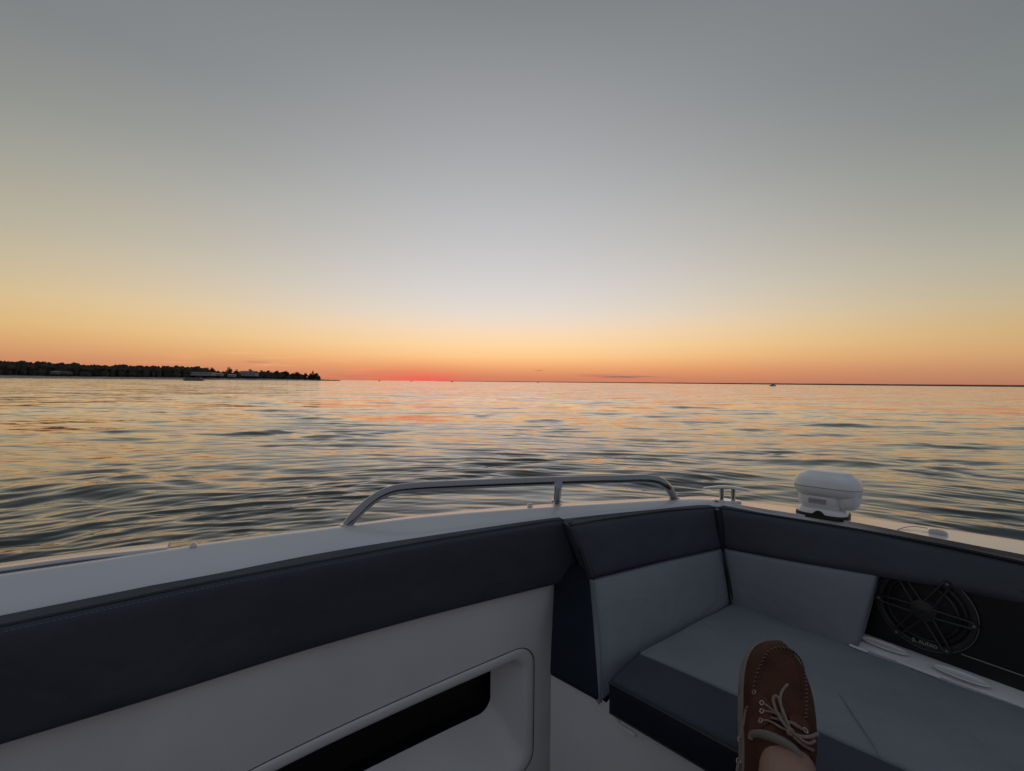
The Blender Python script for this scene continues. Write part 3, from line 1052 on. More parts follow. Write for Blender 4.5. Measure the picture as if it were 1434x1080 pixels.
    for k in range(nC):
        f = k / (nC - 1)
        x = 2 * f - 1
        p = c0.lerp(c1, f) + up * (.006 * (1 - x * x) - .001)
        hw = .013 * (1 - .45 * abs(x) ** 1.5) * (1 - max(0, abs(x) - .93) / .07 * .75)
        hh = .0048 * (1 - .5 * abs(x)) * (1 - max(0, abs(x) - .93) / .07 * .75)
        for j in range(ring_n):
            a = 2 * PI * j / ring_n
            vs.append(p + cw * (hw * math.cos(a)) + up * (hh * math.sin(a)))
    cb_.add(vs, grid_faces(nC, ring_n, True) + [tuple(range(ring_n)), tuple(range((nC - 1) * ring_n, nC * ring_n))])
    cl = cb_.build('mooring_cleat', POLISH, root)
    for u in (1010.5, 1026.5):
        pp = MB()
        b0 = at(u, 702 if u < 1015 else 703, Z0 + .0)
        tp = at(u, 686, Z0 + .045)
        tp = Vector((b0.x, b0.y, tp.z))
        tube(pp, [b0 - up * .002, tp], .0058, 16)
        pp.build('post', POLISH, cl)
    bpz = MB()
    d0, d1 = at(998, 700.5, Z0 + .001), at(1038, 703, Z0 + .001)
    rows = []
    nP = 32
    c = d0.lerp(d1, .5)
    hx = (d1 - d0).length / 2
    dx = (d1 - d0).normalized()
    dy = Vector((-dx.y, dx.x, 0))
    for k_, dz in ((1., -.003), (1., .002), (.93, .0035), (.02, .0036)):
        rows.append([c + dx * (math.copysign(abs(math.cos(2 * PI * q / nP)) ** .6, math.cos(2 * PI * q / nP)) * hx * k_) + dy * (math.copysign(abs(math.sin(2 * PI * q / nP)) ** .6, math.sin(2 * PI * q / nP)) * .017 * k_) + up * dz for q in range(nP)])
    loft(bpz, rows, True)
    bpz.build('base_plate', POLISH, cl)

    # ---- hatch seam and chrome latch on the right deck
    hs = MB()
    tube(hs, [at(u, v, Z0 + .0012) for u, v in ((1257, 741.5), (1266, 739), (1274, 737.4), (1284, 737.6), (1300, 740))], .0009, 6)
    hs.build('hatch_seam', SEAML, root)
    lt = MB()
    l0, l1 = at(1299.5, 742, Z0 + .004), at(1327.5, 746, Z0 + .004)
    lx = (l1 - l0).normalized()
    ly = Vector((-lx.y, lx.x, 0))
    Ln = (l1 - l0).length
    rows = []
    for x, hw, hh in ((0, .011, .0025), (.08, .0125, .0045), (.45, .0125, .0052), (.5, .0122, .0052), (.75, .011, .004), (.93, .007, .002), (1., .004, -.002)):
        c = l0 + lx * (Ln * x)
        rows.append([c - ly * hw - up * .005, c - ly * hw + up * (hh * .6), c - ly * hw * .7 + up * hh, c + ly * hw * .7 + up * hh, c + ly * hw + up * (hh * .6), c + ly * hw - up * .005])
    loft(lt, rows)
    lt.f += [tuple(range(6)), tuple(range(36, 42))]
    lt.build('chrome_latch', POLISH, root, True, 35)
    return root


def text_mesh(s, size, c, ax, ay, az, matl, name, parent):
    cu = bpy.data.curves.new('letters', 'FONT')
    cu.body = s
    cu.size = 1.
    cu.align_x = 'CENTER'
    cu.align_y = 'CENTER'
    cu.extrude = .02
    cu.resolution_u = 2
    ob = bpy.data.objects.new('letters', cu)
    C.objects.link(ob)
    dg = bpy.context.evaluated_depsgraph_get()
    me = bpy.data.meshes.new_from_object(ob.evaluated_get(dg))
    bpy.data.objects.remove(ob)
    me.name = name
    for v in me.vertices:
        q = v.co
        v.co = c + ax * (q.x * size) + ay * (q.y * size) + az * (q.z * size)
    me.materials.clear()
    me.materials.append(matl)
    return link(bpy.data.objects.new(name, me), parent)


# ------------------------------------------------------------------ searchlight
def searchlight():
    base = at(1152, 719, Z0)
    root = empty('searchlight', base, 'white searchlight on a black rubber foot standing on the right gunwale', 'searchlight')
    K = Vector((.75, -.66, 0)).normalized()
    left, right = at(1110.5, 678, -.287), at(1204.5, 690, -.287)
    ax = (right - left)
    W = ax.length
    ax = Vector((ax.x, ax.y, 0)).normalized()
    ay = Vector((-ax.y, ax.x, 0))          # away from the viewer
    if ay.dot(CAM - base) > 0:
        ay = -ay
    up = Vector((0, 0, 1))
    mid = (left + right) / 2
    D = .060                               # half depth of the head
    org = Vector((mid.x, mid.y, 0)) + ay * .046

    def world(x, y, z):
        return Vector((org.x, org.y, 0)) + ax * x + ay * y + up * z - Vector((0, 0, 0)) - root.location

    def rr_ring(x0, x1, y0, y1, z, rad, n=8):
        pts = []
        rad = min(rad, (x1 - x0) / 2 * .98, (y1 - y0) / 2 * .98)
        for cx, cy, a0 in ((x1 - rad, y1 - rad, 0), (x0 + rad, y1 - rad, 90), (x0 + rad, y0 + rad, 180), (x1 - rad, y0 + rad, 270)):
            for k in range(n):
                a = math.radians(a0 + 90 * k / (n - 1))
                pts.append(world(cx + rad * math.cos(a), cy + rad * math.sin(a), z))
        return pts

    def stack(name, rows, matl, cap=True, sharp=35):
        mb = MB()
        loft(mb, rows, True)
        q = len(rows[0])
        if cap:
            mb.f += [tuple(range(q)), tuple(range((len(rows) - 1) * q, len(rows) * q))]
        return mb.build(name, matl, root, True, sharp)
    hw = W / 2 * 1.03
    zs = mid.z                              # parting line of the head
    zt = zs + .034
    D0, D1 = -.052, .052
    # lower shell, overhanging at the lens end on the right
    low = []
    for z, i_, rr in ((zs - .0008, .000, .034), (zs - .008, .0005, .034), (zs - .016, .003, .032), (zs - .022, .008, .03), (zs - .0255, .016, .025), (zs - .027, .03, .02)):
        low.append(rr_ring(-hw + i_, hw - i_ * .55, D0 + i_, D1 - i_, z, rr))
    hd = stack('lower_shell', low, LAMPW)
    upr = []
    for z, i_, rr in ((zs + .0008, .000, .034), (zs + .008, .0008, .034), (zs + .016, .003, .034), (zs + .022, .0065, .032), (zs + .027, .012, .03), (zs + .0295, .018, .028), (zs + .0305, .021, .026), (zs + .0355, .026, .024), (zs + .0375, .030, .022), (zs + .0382, .036, .02)):
        upr.append(rr_ring(-hw + i_ * 1.0, hw - i_ * .8, D0 + i_, D1 - i_, z, rr))
    stack('upper_shell', upr, LAMPW)
    gp = stack('parting_line', [rr_ring(-hw + .0012, hw - .0012, D0 + .0012, D1 - .0012, zs - .001, .033), rr_ring(-hw + .0012, hw - .0012, D0 + .0012, D1 - .0012, zs + .001, .033)], SEAMG, False)
    # lens housing hanging at the right end
    lh = []
    for z, i_ in ((zs - .014, .001), (zs - .030, .002), (zs - .042, .004), (zs - .049, .009), (zs - .0525, .016), (zs - .0535, .024)):
        lh.append(rr_ring(hw - .052 + i_ * .8, hw - .001 - i_, D0 + .006 + i_, D1 - .006 - i_, z, .022))
    stack('lamp_housing', lh, LAMPW)
    ln = []
    mbn = MB()
    n = 28
    for r_, x in ((.034, -.002), (.034, .002), (.030, .0035), (.015, .005), (.001, .0055)):
        ln.append([world(hw - .002 + x, r_ * math.cos(2 * PI * k / n), zs - .014 + r_ * .95 * math.sin(2 * PI * k / n)) for k in range(n)])
    loft(mbn, ln, True)
    # turret below the head
    zb = H + Z0 * S
    x0, x1 = -hw + .010, hw - .040
    tur = []
    for z, i_ in ((zs - .024, .001), (zs - .034, .0), (zs - .046, .001), (zs - .054, .004), (zs - .058, .007)):
        tur.append(rr_ring(x0 + i_, x1 - i_ * .4, -.046 + i_, .046 - i_, z, .032))
    stack('turret', tur, LAMPW)
    cx0, cx1 = x0 - .001, x1 + .012
    bs = []
    z1 = zs - .0575
    for z, i_ in ((zb + .0075, .0), (zb + .012, .0005), (z1 - .004, .003), (z1 - .001, .006), (z1, .010)):
        bs.append(rr_ring(cx0 + i_, cx1 - i_, -.050 + i_, .050 - i_, z, .03))
    stack('base', bs, LAMPW)
    rb = []
    for z, i_ in ((zb - .0035, -.003), (zb + .0045, -.003), (zb + .0078, -.001)):
        rb.append(rr_ring(cx0 + i_, cx1 - i_, -.050 + i_, .050 - i_, z, .032))
    foot = stack('rubber_foot', rb, RUBBER)
    hm = MB()
    xc = (cx0 + cx1) / 2 - .004
    hp = []
    for y in (-.0535, -.047):
        hp.append([world(xc + dx, y, zb + dz) for dx, dz in ((-.026, .004), (-.014, .0075), (-.009, .013), (-.004, .0165), (.004, .0165), (.009, .013), (.014, .0075), (.026, .004))])
    loft(hm, hp)
    hm.f += [tuple(range(8)), tuple(range(8, 16))]
    hm.build('latch_tab', RUBBER, foot, True, 50)
    bd = MB()
    yb = -.0466
    bx0, bx1 = x0 + .028, x0 + .068
    z_b = zs - .043
    vs = [(bx0, z_b), (bx1, z_b), (bx1, z_b + .013), (bx0, z_b + .013)]
    bd.add([world(x, yb, z) for x, z in vs] + [world(x, yb + .003, z) for x, z in vs], [(0, 1, 2, 3), (0, 4, 5, 1), (1, 5, 6, 2), (2, 6, 7, 3), (3, 7, 4, 0)])
    bdo = bd.build('badge', BADGE, root, False)
    text_mesh('GOLIGHT', .0085, world((bx0 + bx1) / 2, yb - .0003, z_b + .0065), ax, up, -ay, BADGET, 'lettering', bdo)


# ------------------------------------------------------------------ the person's leg and boat shoe
def person():
    T = far(1088, 903, .835)
    s = Vector((.425, .65, .645)).normalized()
    l0 = s.cross(Vector((0, 0, 1))).normalized()
    n0 = l0.cross(s).normalized()
    rot = math.radians(25)
    n = (n0 * math.cos(rot) + l0 * math.sin(rot)).normalized()
    l = s.cross(n).normalized()
    LEN = .300
    heel = T - s * LEN
    root = empty('person', heel, 'bare leg of a person in a brown boat shoe stretched towards the seat', 'person')

    def W(x, y, z):
        return heel + l * x + s * y + n * z - root.location

    ST = [(0.0, .012, .030), (.006, .024, .045), (.02, .032, .058), (.05, .036, .066), (.09, .038, .072), (.125, .043, .078), (.15, .0475, .074), (.175, .0505, .066), (.20, .052, .058), (.225, .0515, .051), (.245, .0485, .046), (.262, .043, .042), (.276, .036, .038), (.287, .0265, .034), (.294, .016, .029), (.298, .006, .024)]
    ys = [a[0] for a in ST]

    def wh(y):
        return np.interp(y, ys, [a[1] for a in ST]), np.interp(y, ys, [a[2] for a in ST])

    def mid(y):          # the last of the foot swings inwards a little
        return .010 * math.sin(PI * min(max(y, 0), .3) / .3) - .004

    def top(x, y):
        w, h = wh(y)
        q = min(abs((x - mid(y)) / w), 1)
        return h * max(1 - q ** 2.5, 0) ** (1 / 2.3)

    def upper_ring(y, a0, a1, k, grow=0.):
        w, h = wh(y)
        res = []
        for i in range(k):
            a = a0 + (a1 - a0) * i / (k - 1)
            c, sn = math.cos(a), math.sin(a)
            x = math.copysign(abs(c) ** .8, c) * (w + grow)
            z = abs(sn) ** .87 * (h + grow)
            res.append(W(x + mid(y), y, z))
        return res
    # vamp: closed over from the toe back to the collar
    va = MB()
    yy = [.132 + (.298 - .132) * (1 - (1 - i / 34) ** 1.35) for i in range(35)]
    loft(va, [upper_ring(y, PI, 0, 41) for y in yy])
    va.f.append(tuple(34 * 41 + j for j in range(41)))
    sh = va.build('boat_shoe', LEATHER, root)
    sh['label'] = 'brown leather boat shoe with rawhide laces'
    # quarters around the heel, open above
    qt = MB()
    rows = []
    for y in [.0, .004, .012, .025, .045, .07, .1, .12, .134]:
        cut = .62 + .3 * min(1, y / .13)
        A = upper_ring(y, PI, PI / 2 + (PI / 2 - 1.25) * 0 + .45, 16)
        B_ = upper_ring(y, PI / 2 - .45, 0, 16)
        rows.append((A, B_))
    loft(qt, [r_[0] for r_ in rows])
    loft(qt, [r_[1] for r_ in rows])
    qt.add([p for r_ in rows[:1] for p in r_[0] + r_[1]], [tuple(range(32))])
    qt.build('quarter', LEATHER, sh)
    # sole and welt
    so = MB()
    out = []
    N = 40
    for i in range(N + 1):
        y = -.004 + .3055 * (.5 - .5 * math.cos(PI * i / N))
        w, h = wh(min(max(y, 0), .298))
        w = w + .0035 if 0 < y < .298 else .002
        if y > .285:
            w = max(.004, .0325 * math.sqrt(max(0, 1 - ((y - .27) / .0325) ** 2)) + .001)
        out.append((mid(y), y, w))
    loop = [(m_ + w, y) for m_, y, w in out] + [(m_ - w, y) for m_, y, w in reversed(out)]
    rows = []
    for k_, z in ((.95, -.013), (1., -.011), (1.0, -.003), (.985, -.001), (.992, .0005), (.988, .003), (.96, .0045)):
        rows.append([W(mid(y) + (x - mid(y)) * k_, .15 + (y - .15) * (1 - (1 - k_) * .3), z) for x, y in loop])
    loft(so, rows, True)
    q = len(loop)
    so.f += [tuple(range(q)), tuple(range((len(rows) - 1) * q, len(rows) * q))]
    so.build('sole', SOLE, sh)

    # pixel -> point on the upper
    inv_o = root.location

    def hit(u, v, lift=.002):
        d = ray(u, v)
        o_ = CAM - heel
        O = Vector((o_.dot(l), o_.dot(s), o_.dot(n)))
        Dv = Vector((d.dot(l), d.dot(s), d.dot(n)))
        t = .4
        for _ in range(3000):
            p = O + Dv * t
            w, h = wh(min(max(p.y, 0), .298))
            if p.z < top(p.x, p.y) + lift and abs(p.x - mid(p.y)) < w + .02:
                return W(*p)
            t += .0004
        return W(*(O + Dv * .8))

    # toe bumper of worn leather in front of the moccasin seam
    seam_px = [(1054.5, 969), (1059, 948), (1066, 930), (1075, 914), (1088, 907.5), (1102, 908.5), (1113, 914), (1122, 926), (1127, 945), (1129, 968), (1129, 990), (1128, 1006)]
    seam = [hit(u, v, .0005) for u, v in seam_px]
    sm = MB()
    tube(sm, spline(seam, 60), .0016, 6)
    sm.build('moccasin_seam', LEATHER, sh)
    stt = MB()
    Q = spline(seam, 72)
    for i in range(0, 71, 2):
        a, b = Q[i], Q[i + 1]
        t_ = (b - a).normalized()
        side = t_.cross(n).normalized()
        tube(stt, [a - side * .0022 + n * .0006, a.lerp(b, .5) + n * .0022, b + side * .0022 + n * .0006], .00055, 5)
    stt.build('stitching', THREAD, sh)
    seam2 = [hit(u, v, .0003) for u, v in ((1061, 963), (1066, 946), (1072, 932), (1081, 920), (1092, 915), (1104, 916), (1113, 924), (1119, 938), (1122, 960), (1123, 985))]
    st2 = MB()
    dashes(st2, spline(seam2, 60), .0006, .0032, .002)
    st2.build('stitching', LEATHER, sh)

    # eyestay flap on the left, raised over the vamp
    def flap(px, name, lift, matl, th=.003):
        pts = spline([hit(u, v, .0005) for u, v in px] + [hit(*px[0], .0005)], 60)[:-1]
        c = sum(pts, Vector()) / len(pts)
        mb = MB()
        rows = [pts, [p + n * th for p in pts]]
        for k_ in (.9, .6, .3, .02):
            ring = []
            for p in pts:
                q_ = c.lerp(p, k_)
                loc = q_
                P = Vector(((loc + root.location - heel).dot(l), (loc + root.location - heel).dot(s), 0))
                ring.append(W(P.x, P.y, top(P.x, P.y) + th + .0003))
            rows.append(ring)
        loft(mb, rows, True)
        return mb.build(name, matl, sh, True, 60)
    flap([(1055, 972), (1061, 971), (1070, 976), (1078, 986), (1081, 999), (1076, 1012), (1066, 1020), (1055, 1026), (1050, 1027), (1049, 1000)], 'eyestay', .001, STAY)
    flap([(1103, 1004), (1112, 1000), (1124, 1006), (1131, 1016), (1131, 1034), (1124, 1040), (1114, 1030)], 'eyestay', .001, STAY)
    # tongue and padded collar
    cl = MB()
    cpx = [(1051.5, 1036), (1053, 1030), (1060, 1028), (1075, 1030.5), (1090, 1036), (1104, 1043), (1113, 1050), (1119, 1058), (1120, 1068)]
    cpath = spline([hit(u, v, .003) for u, v in cpx], 40)
    tube(cl, cpath, [.0045 + .0025 * math.sin(PI * k / 39) for k in range(40)], 10, True, .8)
    cl.build('collar', LINING, sh)
    tg = MB()
    tpx = [(1058, 1027), (1068, 1020), (1080, 1015), (1094, 1019), (1106, 1029), (1116, 1045), (1112, 1047), (1098, 1037), (1080, 1030)]
    flap(tpx, 'tongue', .001, LEATHER, .004)

    # laces
    def lace(px, lifts=.005, r=.0018):
        if not isinstance(lifts, (list, tuple)):
            lifts = [lifts] * len(px)
        mb = MB()
        pts = spline([hit(u, v, h_) for (u, v), h_ in zip(px, lifts)], 36)
        tube(mb, pts, r, 8, True, .8)
        return mb.build('lace', LACE, sh)
    KN = (1107, 1024)
    lace([(1068, 985), (1074, 988), (1083, 995), (1092, 1000), (1100, 1003)], [.002, .006, .008, .008, .007])
    lace([(1068, 996), (1076, 996.5), (1086, 999), (1096, 1005), (1104, 1011)], [.002, .006, .009, .009, .007])
    lace([(1066, 1009.5), (1074, 1009), (1084, 1013), (1096, 1020), KN], [.002, .006, .009, .011, .013])
    lace([(1080, 1005), (1092, 1008), (1108, 1013), (1120, 1020), (1127, 1022.5)], [.006, .008, .009, .007, .002])
    lace([(1100, 1010), (1110, 1012), (1120, 1018), (1128, 1024)], [.009, .009, .007, .003])
    # bow: a loop towards the toe, a free end and the ends to the right
    lace([KN, (1100, 1016), (1091, 1003), (1085, 989), (1083, 979), (1087, 974.5), (1091, 979), (1094, 990), (1100, 1006), (1107, 1022)], [.015, .016, .017, .016, .015, .015, .016, .017, .017, .016], .0024)
    lace([KN, (1103, 1012), (1097, 996), (1093, 983), (1094, 971), (1098, 964), (1103, 958.5)], [.016, .018, .017, .014, .011, .009, .007])
    lace([KN, (1114, 1029), (1124, 1032), (1134, 1032), (1145, 1028)], [.015, .014, .012, .012, .010], .0026)
    lace([KN, (1113, 1033), (1122, 1041), (1131, 1047), (1139, 1051)], [.014, .013, .010, .006, .004], .0022)
    lace([KN, (1115, 1030), (1125, 1038), (1134, 1041), (1141, 1037)], [.016, .015, .013, .010, .010], .0023)
    kn = MB()
    kc = [hit(1103.5, 1026, .017), hit(1107, 1021, .020), hit(1110, 1026, .017), hit(1107, 1028, .015)]
    tube(kn, spline(kc + [kc[0]], 20), .0026, 8)
    kn.build('knot', LACE, sh)
    lace([(1045, 993.5), (1043, 1005), (1040, 1020), (1036.5, 1034)], [.001, .003, .003, .001], .0024)
    lace([(1034.5, 1068), (1033.5, 1074), (1032, 1084)], [.001, .003, .003], .0024)
    for u, v in ((1056, 969.5), (1067, 984.5), (1067, 996), (1065, 1009.5), (1045, 991.5), (1036.5, 1036), (1034.5, 1066), (1128, 1023)):
        c = hit(u, v, .0048 if 1060 < u < 1070 or u > 1120 else .0012)
        P = c + root.location - heel
        e = MB()
        # lie on the local surface
        x, y = P.dot(l), P.dot(s)
        ex = (W(x + .002, y, top(x + .002, y)) - W(x - .002, y, top(x - .002, y))).normalized()
        ey = Vector((W(x, y + .002, top(x, y + .002)) - W(x, y - .002, top(x, y - .002)))).normalized()
        tube(e, [c + ex * (.0032 * math.cos(2 * PI * k / 16)) + ey * (.0032 * math.sin(2 * PI * k / 16)) for k in range(17)], .0009, 6, False)
        e.build('eyelet', BRASS, sh)

    # leg: one surface from instep over ankle and knee to the thigh
    ank = W(.006, .055, .085) + root.location
    knee = Vector((.20, .13, H - .50))
    hip = Vector((.12, -.34, H - .62))
    ctr = [W(.007, .175, .030) + root.location, W(.007, .13, .040) + root.location, W(.006, .085, .062) + root.location, ank + (knee - ank).normalized() * .03]
    ctr += [ank.lerp(knee, f) for f in (.2, .4, .65, .88)] + [knee, knee.lerp(hip, .12), knee.lerp(hip, .45), knee.lerp(hip, .8), hip]
    rad = [.026, .033, .040, .037, .036, .046, .056, .054, .055, .058, .070, .080, .082]
    lg = MB()
    Pp = spline([p - root.location for p in ctr], 70)
    acc = np.linspace(0, 1, len(rad))
    Ls = [0]
    for a, b in zip(ctr, ctr[1:]):
        Ls.append(Ls[-1] + (b - a).length)
    rr_ = [float(np.interp(Ls[-1] * k / 69, Ls, rad)) for k in range(70)]
    tube(lg, Pp, rr_, 28, True, 1.0)
    lg.build('body', SKIN, root)
    sht = MB()
    a, b = knee.lerp(hip, .2) - root.location, hip + (hip - knee) * .12 - root.location
    pts = [a.lerp(b, k / 10) for k in range(11)]
    tube(sht, [a + (b - a) * .01] + pts, [.075] + [.088 + .012 * k / 10 for k in range(11)], 28)
    sht.build('shorts', CLOTH, root)


# ------------------------------------------------------------------ shore, trees, houses, boats
def shore_y(u):
    return float(np.interp(u, [-400, 0, 200, 350, 455, 480], [520, 640, 760, 900, 1010, 1040]))


def gx(u, y):
    return (u - 717) / FOC * y


def pz(u, v, y):
    return (CAM + ray(u, v) * y).z


def leaf_cloud(mb, c, rx, ry, rz, n, size, g):
    for _ in range(n):
        while True:
            p = g.uniform(-1, 1, 3)
            if p.dot(p) < 1:
                break
        q = p / max(np.linalg.norm(p), 1e-6) * (np.linalg.norm(p) ** .45)
        k = Vector((c[0] + q[0] * rx, c[1] + q[1] * ry, c[2] + q[2] * rz))
        a = Vector(g.normal(0, 1, 3)).normalized()
        b = a.cross(Vector(g.normal(0, 1, 3))).normalized()
        s_ = size * g.uniform(.6, 1.4)
        mb.add([k - a * s_ - b * s_ * .6, k + a * s_ - b * s_ * .7, k + a * s_ * .8 + b * s_ * .7, k - a * s_ * .7 + b * s_ * .6], [(0, 1, 2, 3)])


def lump(mb, c, rx, ry, rz, g, n=10, m=6):
    ph = g.uniform(0, 6.28, 4)
    vs = []
    for i in range(m + 1):
        e = -PI / 2 * .5 + (PI / 2 + PI / 4) * i / m
        for j in range(n):
            a = 2 * PI * j / n
            k = 1 + .16 * math.sin(3 * a + ph[0]) + .12 * math.sin(5 * a + 4 * e + ph[1]) + .1 * math.sin(4 * e + ph[2])
            vs.append((c[0] + rx * k * math.cos(a) * math.cos(e), c[1] + ry * k * math.sin(a) * math.cos(e), c[2] + rz * k * math.sin(e)))
    mb.add(vs, grid_faces(m + 1, n, True))


def shoreline():
    g = np.random.default_rng(21)
    us = list(range(-420, 456, 8)) + [462]
    # beach and bluff
    b = MB()
    rows = [[], [], [], [], []]
    for u in us:
        y = shore_y(u)
        fade = float(np.clip((462 - u) / 40, 0, 1))
        hb = float(np.interp(u, [-400, 0, 120, 250, 330, 400, 445, 462], [5., 3.6, 3.0, 3.2, 3.2, 2.6, 1.6, .3]))
        x = gx(u, y)
        for r_, (dy, z) in zip(rows, ((-5, -.6), (8, hb * .25), (30, hb), (60, hb * 1.5), (420 * fade + 60, hb * 2.2 * fade))):
            yy_ = y + dy
            r_.append(Vector((x * (1 + dy / y * .8), yy_, z + g.uniform(-.15, .15) * (dy > 0))))
    loft(b, rows[:3])
    o = b.build('beach', SAND)
    o['kind'] = 'structure'
    b2 = MB()
    loft(b2, [[p - Vector((0, 0, .02)) for p in rows[2]], rows[3], rows[4]])
    o = b2.build('headland', BLUFF)
    o['kind'] = 'structure'
    # stony spit running off the point
    sp_ = MB()
    n = 26
    for k in range(n):
        u = 446 + 29 * k / (n - 1)
        y = 1015 + k * 1.5
        hgt = (1.6 + .8 * g.random()) * (1 - .55 * k / n) + .4
        lump(sp_, (gx(u, y), y, .0), 2.6, 4., hgt, g, 7, 4)
    o = sp_.build('spit', STONE)
    o['kind'] = 'structure'

    # closed wood on the bluff: one mass
    top_v = lambda u: float(np.interp(u, [-420, -200, 0, 20, 50, 60, 75, 95, 120, 150, 165, 200, 230, 262, 275, 290, 300, 318, 345, 365, 385, 400, 415, 430, 440],
                                      [500, 503, 505.5, 506.5, 508, 506.5, 508.5, 509, 511, 511.5, 511, 512.5, 512.5, 513.5, 514, 516.5, 519.5, 521, 521, 520.5, 520.5, 521, 523.5, 525.5, 526]))
    wd = MB()
    u = -400.
    while u < 447:
        y0 = shore_y(u)
        for row in range(3):
            y = y0 + 45 + row * 22 + g.uniform(-8, 8)
            ztop = pz(u, top_v(u), y) + g.normal(0, .75) + .9 * math.sin(u * .31) * math.sin(u * .083 + 1) - (2 - row) * 1.8
            base = 3.0 if u < 400 else 1.5
            hgt = max(ztop - base, 3)
            rx = g.uniform(2.4, 8.5) * (1 if u < 400 else .6)
            rz = min(hgt * .55, g.uniform(4.5, 7))
            x = gx(u + g.uniform(-3, 3), y)
            lump(wd, (x, y, ztop - rz), rx * .85, rx * .85, rz * .88, g, 9, 5)
            lump(wd, (x + g.uniform(-2, 2), y - 2, base + hgt * .22), rx * .95, rx * .8, hgt * .45, g, 9, 5)
            leaf_cloud(wd, (x, y, ztop - rz), rx, rx, rz, 34, .75, g)
        u += g.uniform(3.2, 5.6) * 760 / y0 * .8
    o = wd.build('woodland', LEAF2, None, False, None)
    o['kind'] = 'stuff'
    o['label'] = 'dark unbroken wood along the bluff of the left shore'

    # trees that stand out by themselves
    def tree(name, u, v0, v1, wpx, y, label, kind='round', trunk=.3):
        zt, zb = pz(u, v1, y), 2.2
        h = zt - zb
        x = gx(u, y)
        root = empty(name, (x, y, zb), label, 'tree', 'lone trees along the point')
        rx = wpx / 2 / FOC * y
        t = MB()
        tube(t, [Vector((0, 0, -1)), Vector((.1, 0, h * .25)), Vector((.3, 0, h * .5)), Vector((.1, .1, h * .85))], [.035 * h, .028 * h, .02 * h, .006 * h], 7)
        for k in range(5):
            a = g.uniform(0, 6.28)
            z0 = h * g.uniform(.3, .55)
            tube(t, [Vector((.2, 0, z0)), Vector((math.cos(a) * rx * .4, math.sin(a) * rx * .4, z0 + h * .12)), Vector((math.cos(a) * rx * .75, math.sin(a) * rx * .75, z0 + h * .22))], [.014 * h, .01 * h, .003 * h], 5)
        t.build('trunk', BARK, root)
        c = MB()
        if kind == 'pine':
            for k in range(7):
                f = k / 6
                leaf_cloud(c, (g.uniform(-.3, .3), 0, h * (.25 + .72 * f)), rx * (1 - .8 * f), rx * (1 - .8 * f), h * .09, 60, .5, g)
        else:
            nb = 9
            for k in range(nb):
                a = g.uniform(0, 6.28)
                rr = g.uniform(.15, .62)
                zc = h * g.uniform(trunk + .12, .86)
                tap = 1 - .5 * max(0, (zc / h - .55) / .45)
                leaf_cloud(c, (math.cos(a) * rx * rr * tap, math.sin(a) * rx * rr * tap, zc), rx * .46 * tap, rx * .46 * tap, h * .14, 75, .55, g)
            leaf_cloud(c, (0, 0, h * .9), rx * .4, rx * .4, h * .1, 60, .5, g)
            leaf_cloud(c, (0, 0, h * .62), rx * .5, rx * .5, h * .25, 160, .7, g)
        c.build('crown', LEAF, root, False, None)
    tree('tall_tree', 320.5, 528, 513.6, 11.5, 975, 'tall dark tree rising above the roofs between the two white houses', 'round', .25)
    tree('tree', 297, 527, 514.6, 12, 930, 'spreading dark tree behind the right end of the long pale building', 'round', .15)
    tree('tree', 288, 527, 514.4, 14, 925, 'broad dark tree directly above the long pale building', 'round', .1)
    tree('tree', 331.5, 528, 517.3, 9, 990, 'small bushy tree at the left side of the gabled white house', 'round', .1)
    tree('tree', 350, 528, 516.8, 10, 1000, 'dark tree rising behind the gabled white house', 'round', .1)
    tree('tree', 365.5, 528.5, 518.3, 9, 1000, 'bushy dark tree just right of the gabled white house', 'round', .1)
    tree('tree', 376, 528.5, 518.8, 11, 1005, 'rounded tree at the left end of the low wood on the point', 'round', .05)
    tree('tree', 388, 529, 519.2, 11, 1008, 'rounded tree midway along the low wood on the point', 'round', .05)
    tree('tree', 401, 529, 519.4, 11, 1010, 'tallest rounded crown in the low wood on the point', 'round', .05)
    tree('tree', 416, 529.5, 521, 12, 1012, 'airy tree with sky showing under its crown near the tip of the point', 'round', .3)
    tree('tree', 427.5, 530, 522.5, 8, 1013, 'low small tree in the dip just before the tip of the point', 'round', .2)
    tree('pine_tree', 438, 530, 520.2, 7, 1014, 'slender pointed tree standing up near the tip of the point', 'pine')
    tree('tree', 443, 530.5, 522.6, 11, 1014, 'last rounded tree at the very tip of the point', 'round', .15)
    tree('tree', 435, 530.5, 523, 8, 1012, 'low tree immediately left of the slender pointed tree', 'round', .15)

    # houses
    def house(name, u0, u1, vt, vb, y, label, roof='gable', wallm=WHITEP, roofm=ROOFM, rows=1, wins=4, depth=12., cat='house', gables=0):
        x0, x1 = gx(u0, y), gx(u1, y)
        z0, z1 = 2.5, pz((u0 + u1) / 2, vt, y)
        zb = pz((u0 + u1) / 2, vb, y)
        z0 = zb
        c = Vector(((x0 + x1) / 2, y, z0))
        w = x1 - x0
        h = z1 - z0
        root = empty(name, c, label, cat)
        wl = MB()
        eave = h * (.62 if roof == 'gable' else .88)
        box(wl, (0, depth / 2, eave / 2 - .3), w, depth, eave + .6)
        wl.build('wall', wallm, root, False)
        r = MB()
        if roof == 'gable':
            o_ = .5
            for sgn in (1,):
                r.add([(-w / 2 - o_, -o_, eave + .03), (w / 2 + o_, -o_, eave + .03), (w / 2 + o_, depth / 2, h), (-w / 2 - o_, depth / 2, h), (w / 2 + o_, depth + o_, eave + .03), (-w / 2 - o_, depth + o_, eave + .03)],
                      [(0, 1, 2, 3), (3, 2, 4, 5), (0, 3, 5), (1, 4, 2), (0, 5, 4, 1)])
        else:
            box(r, (0, depth / 2, (eave + h) / 2 + .02), w + .8, depth + .8, h - eave)
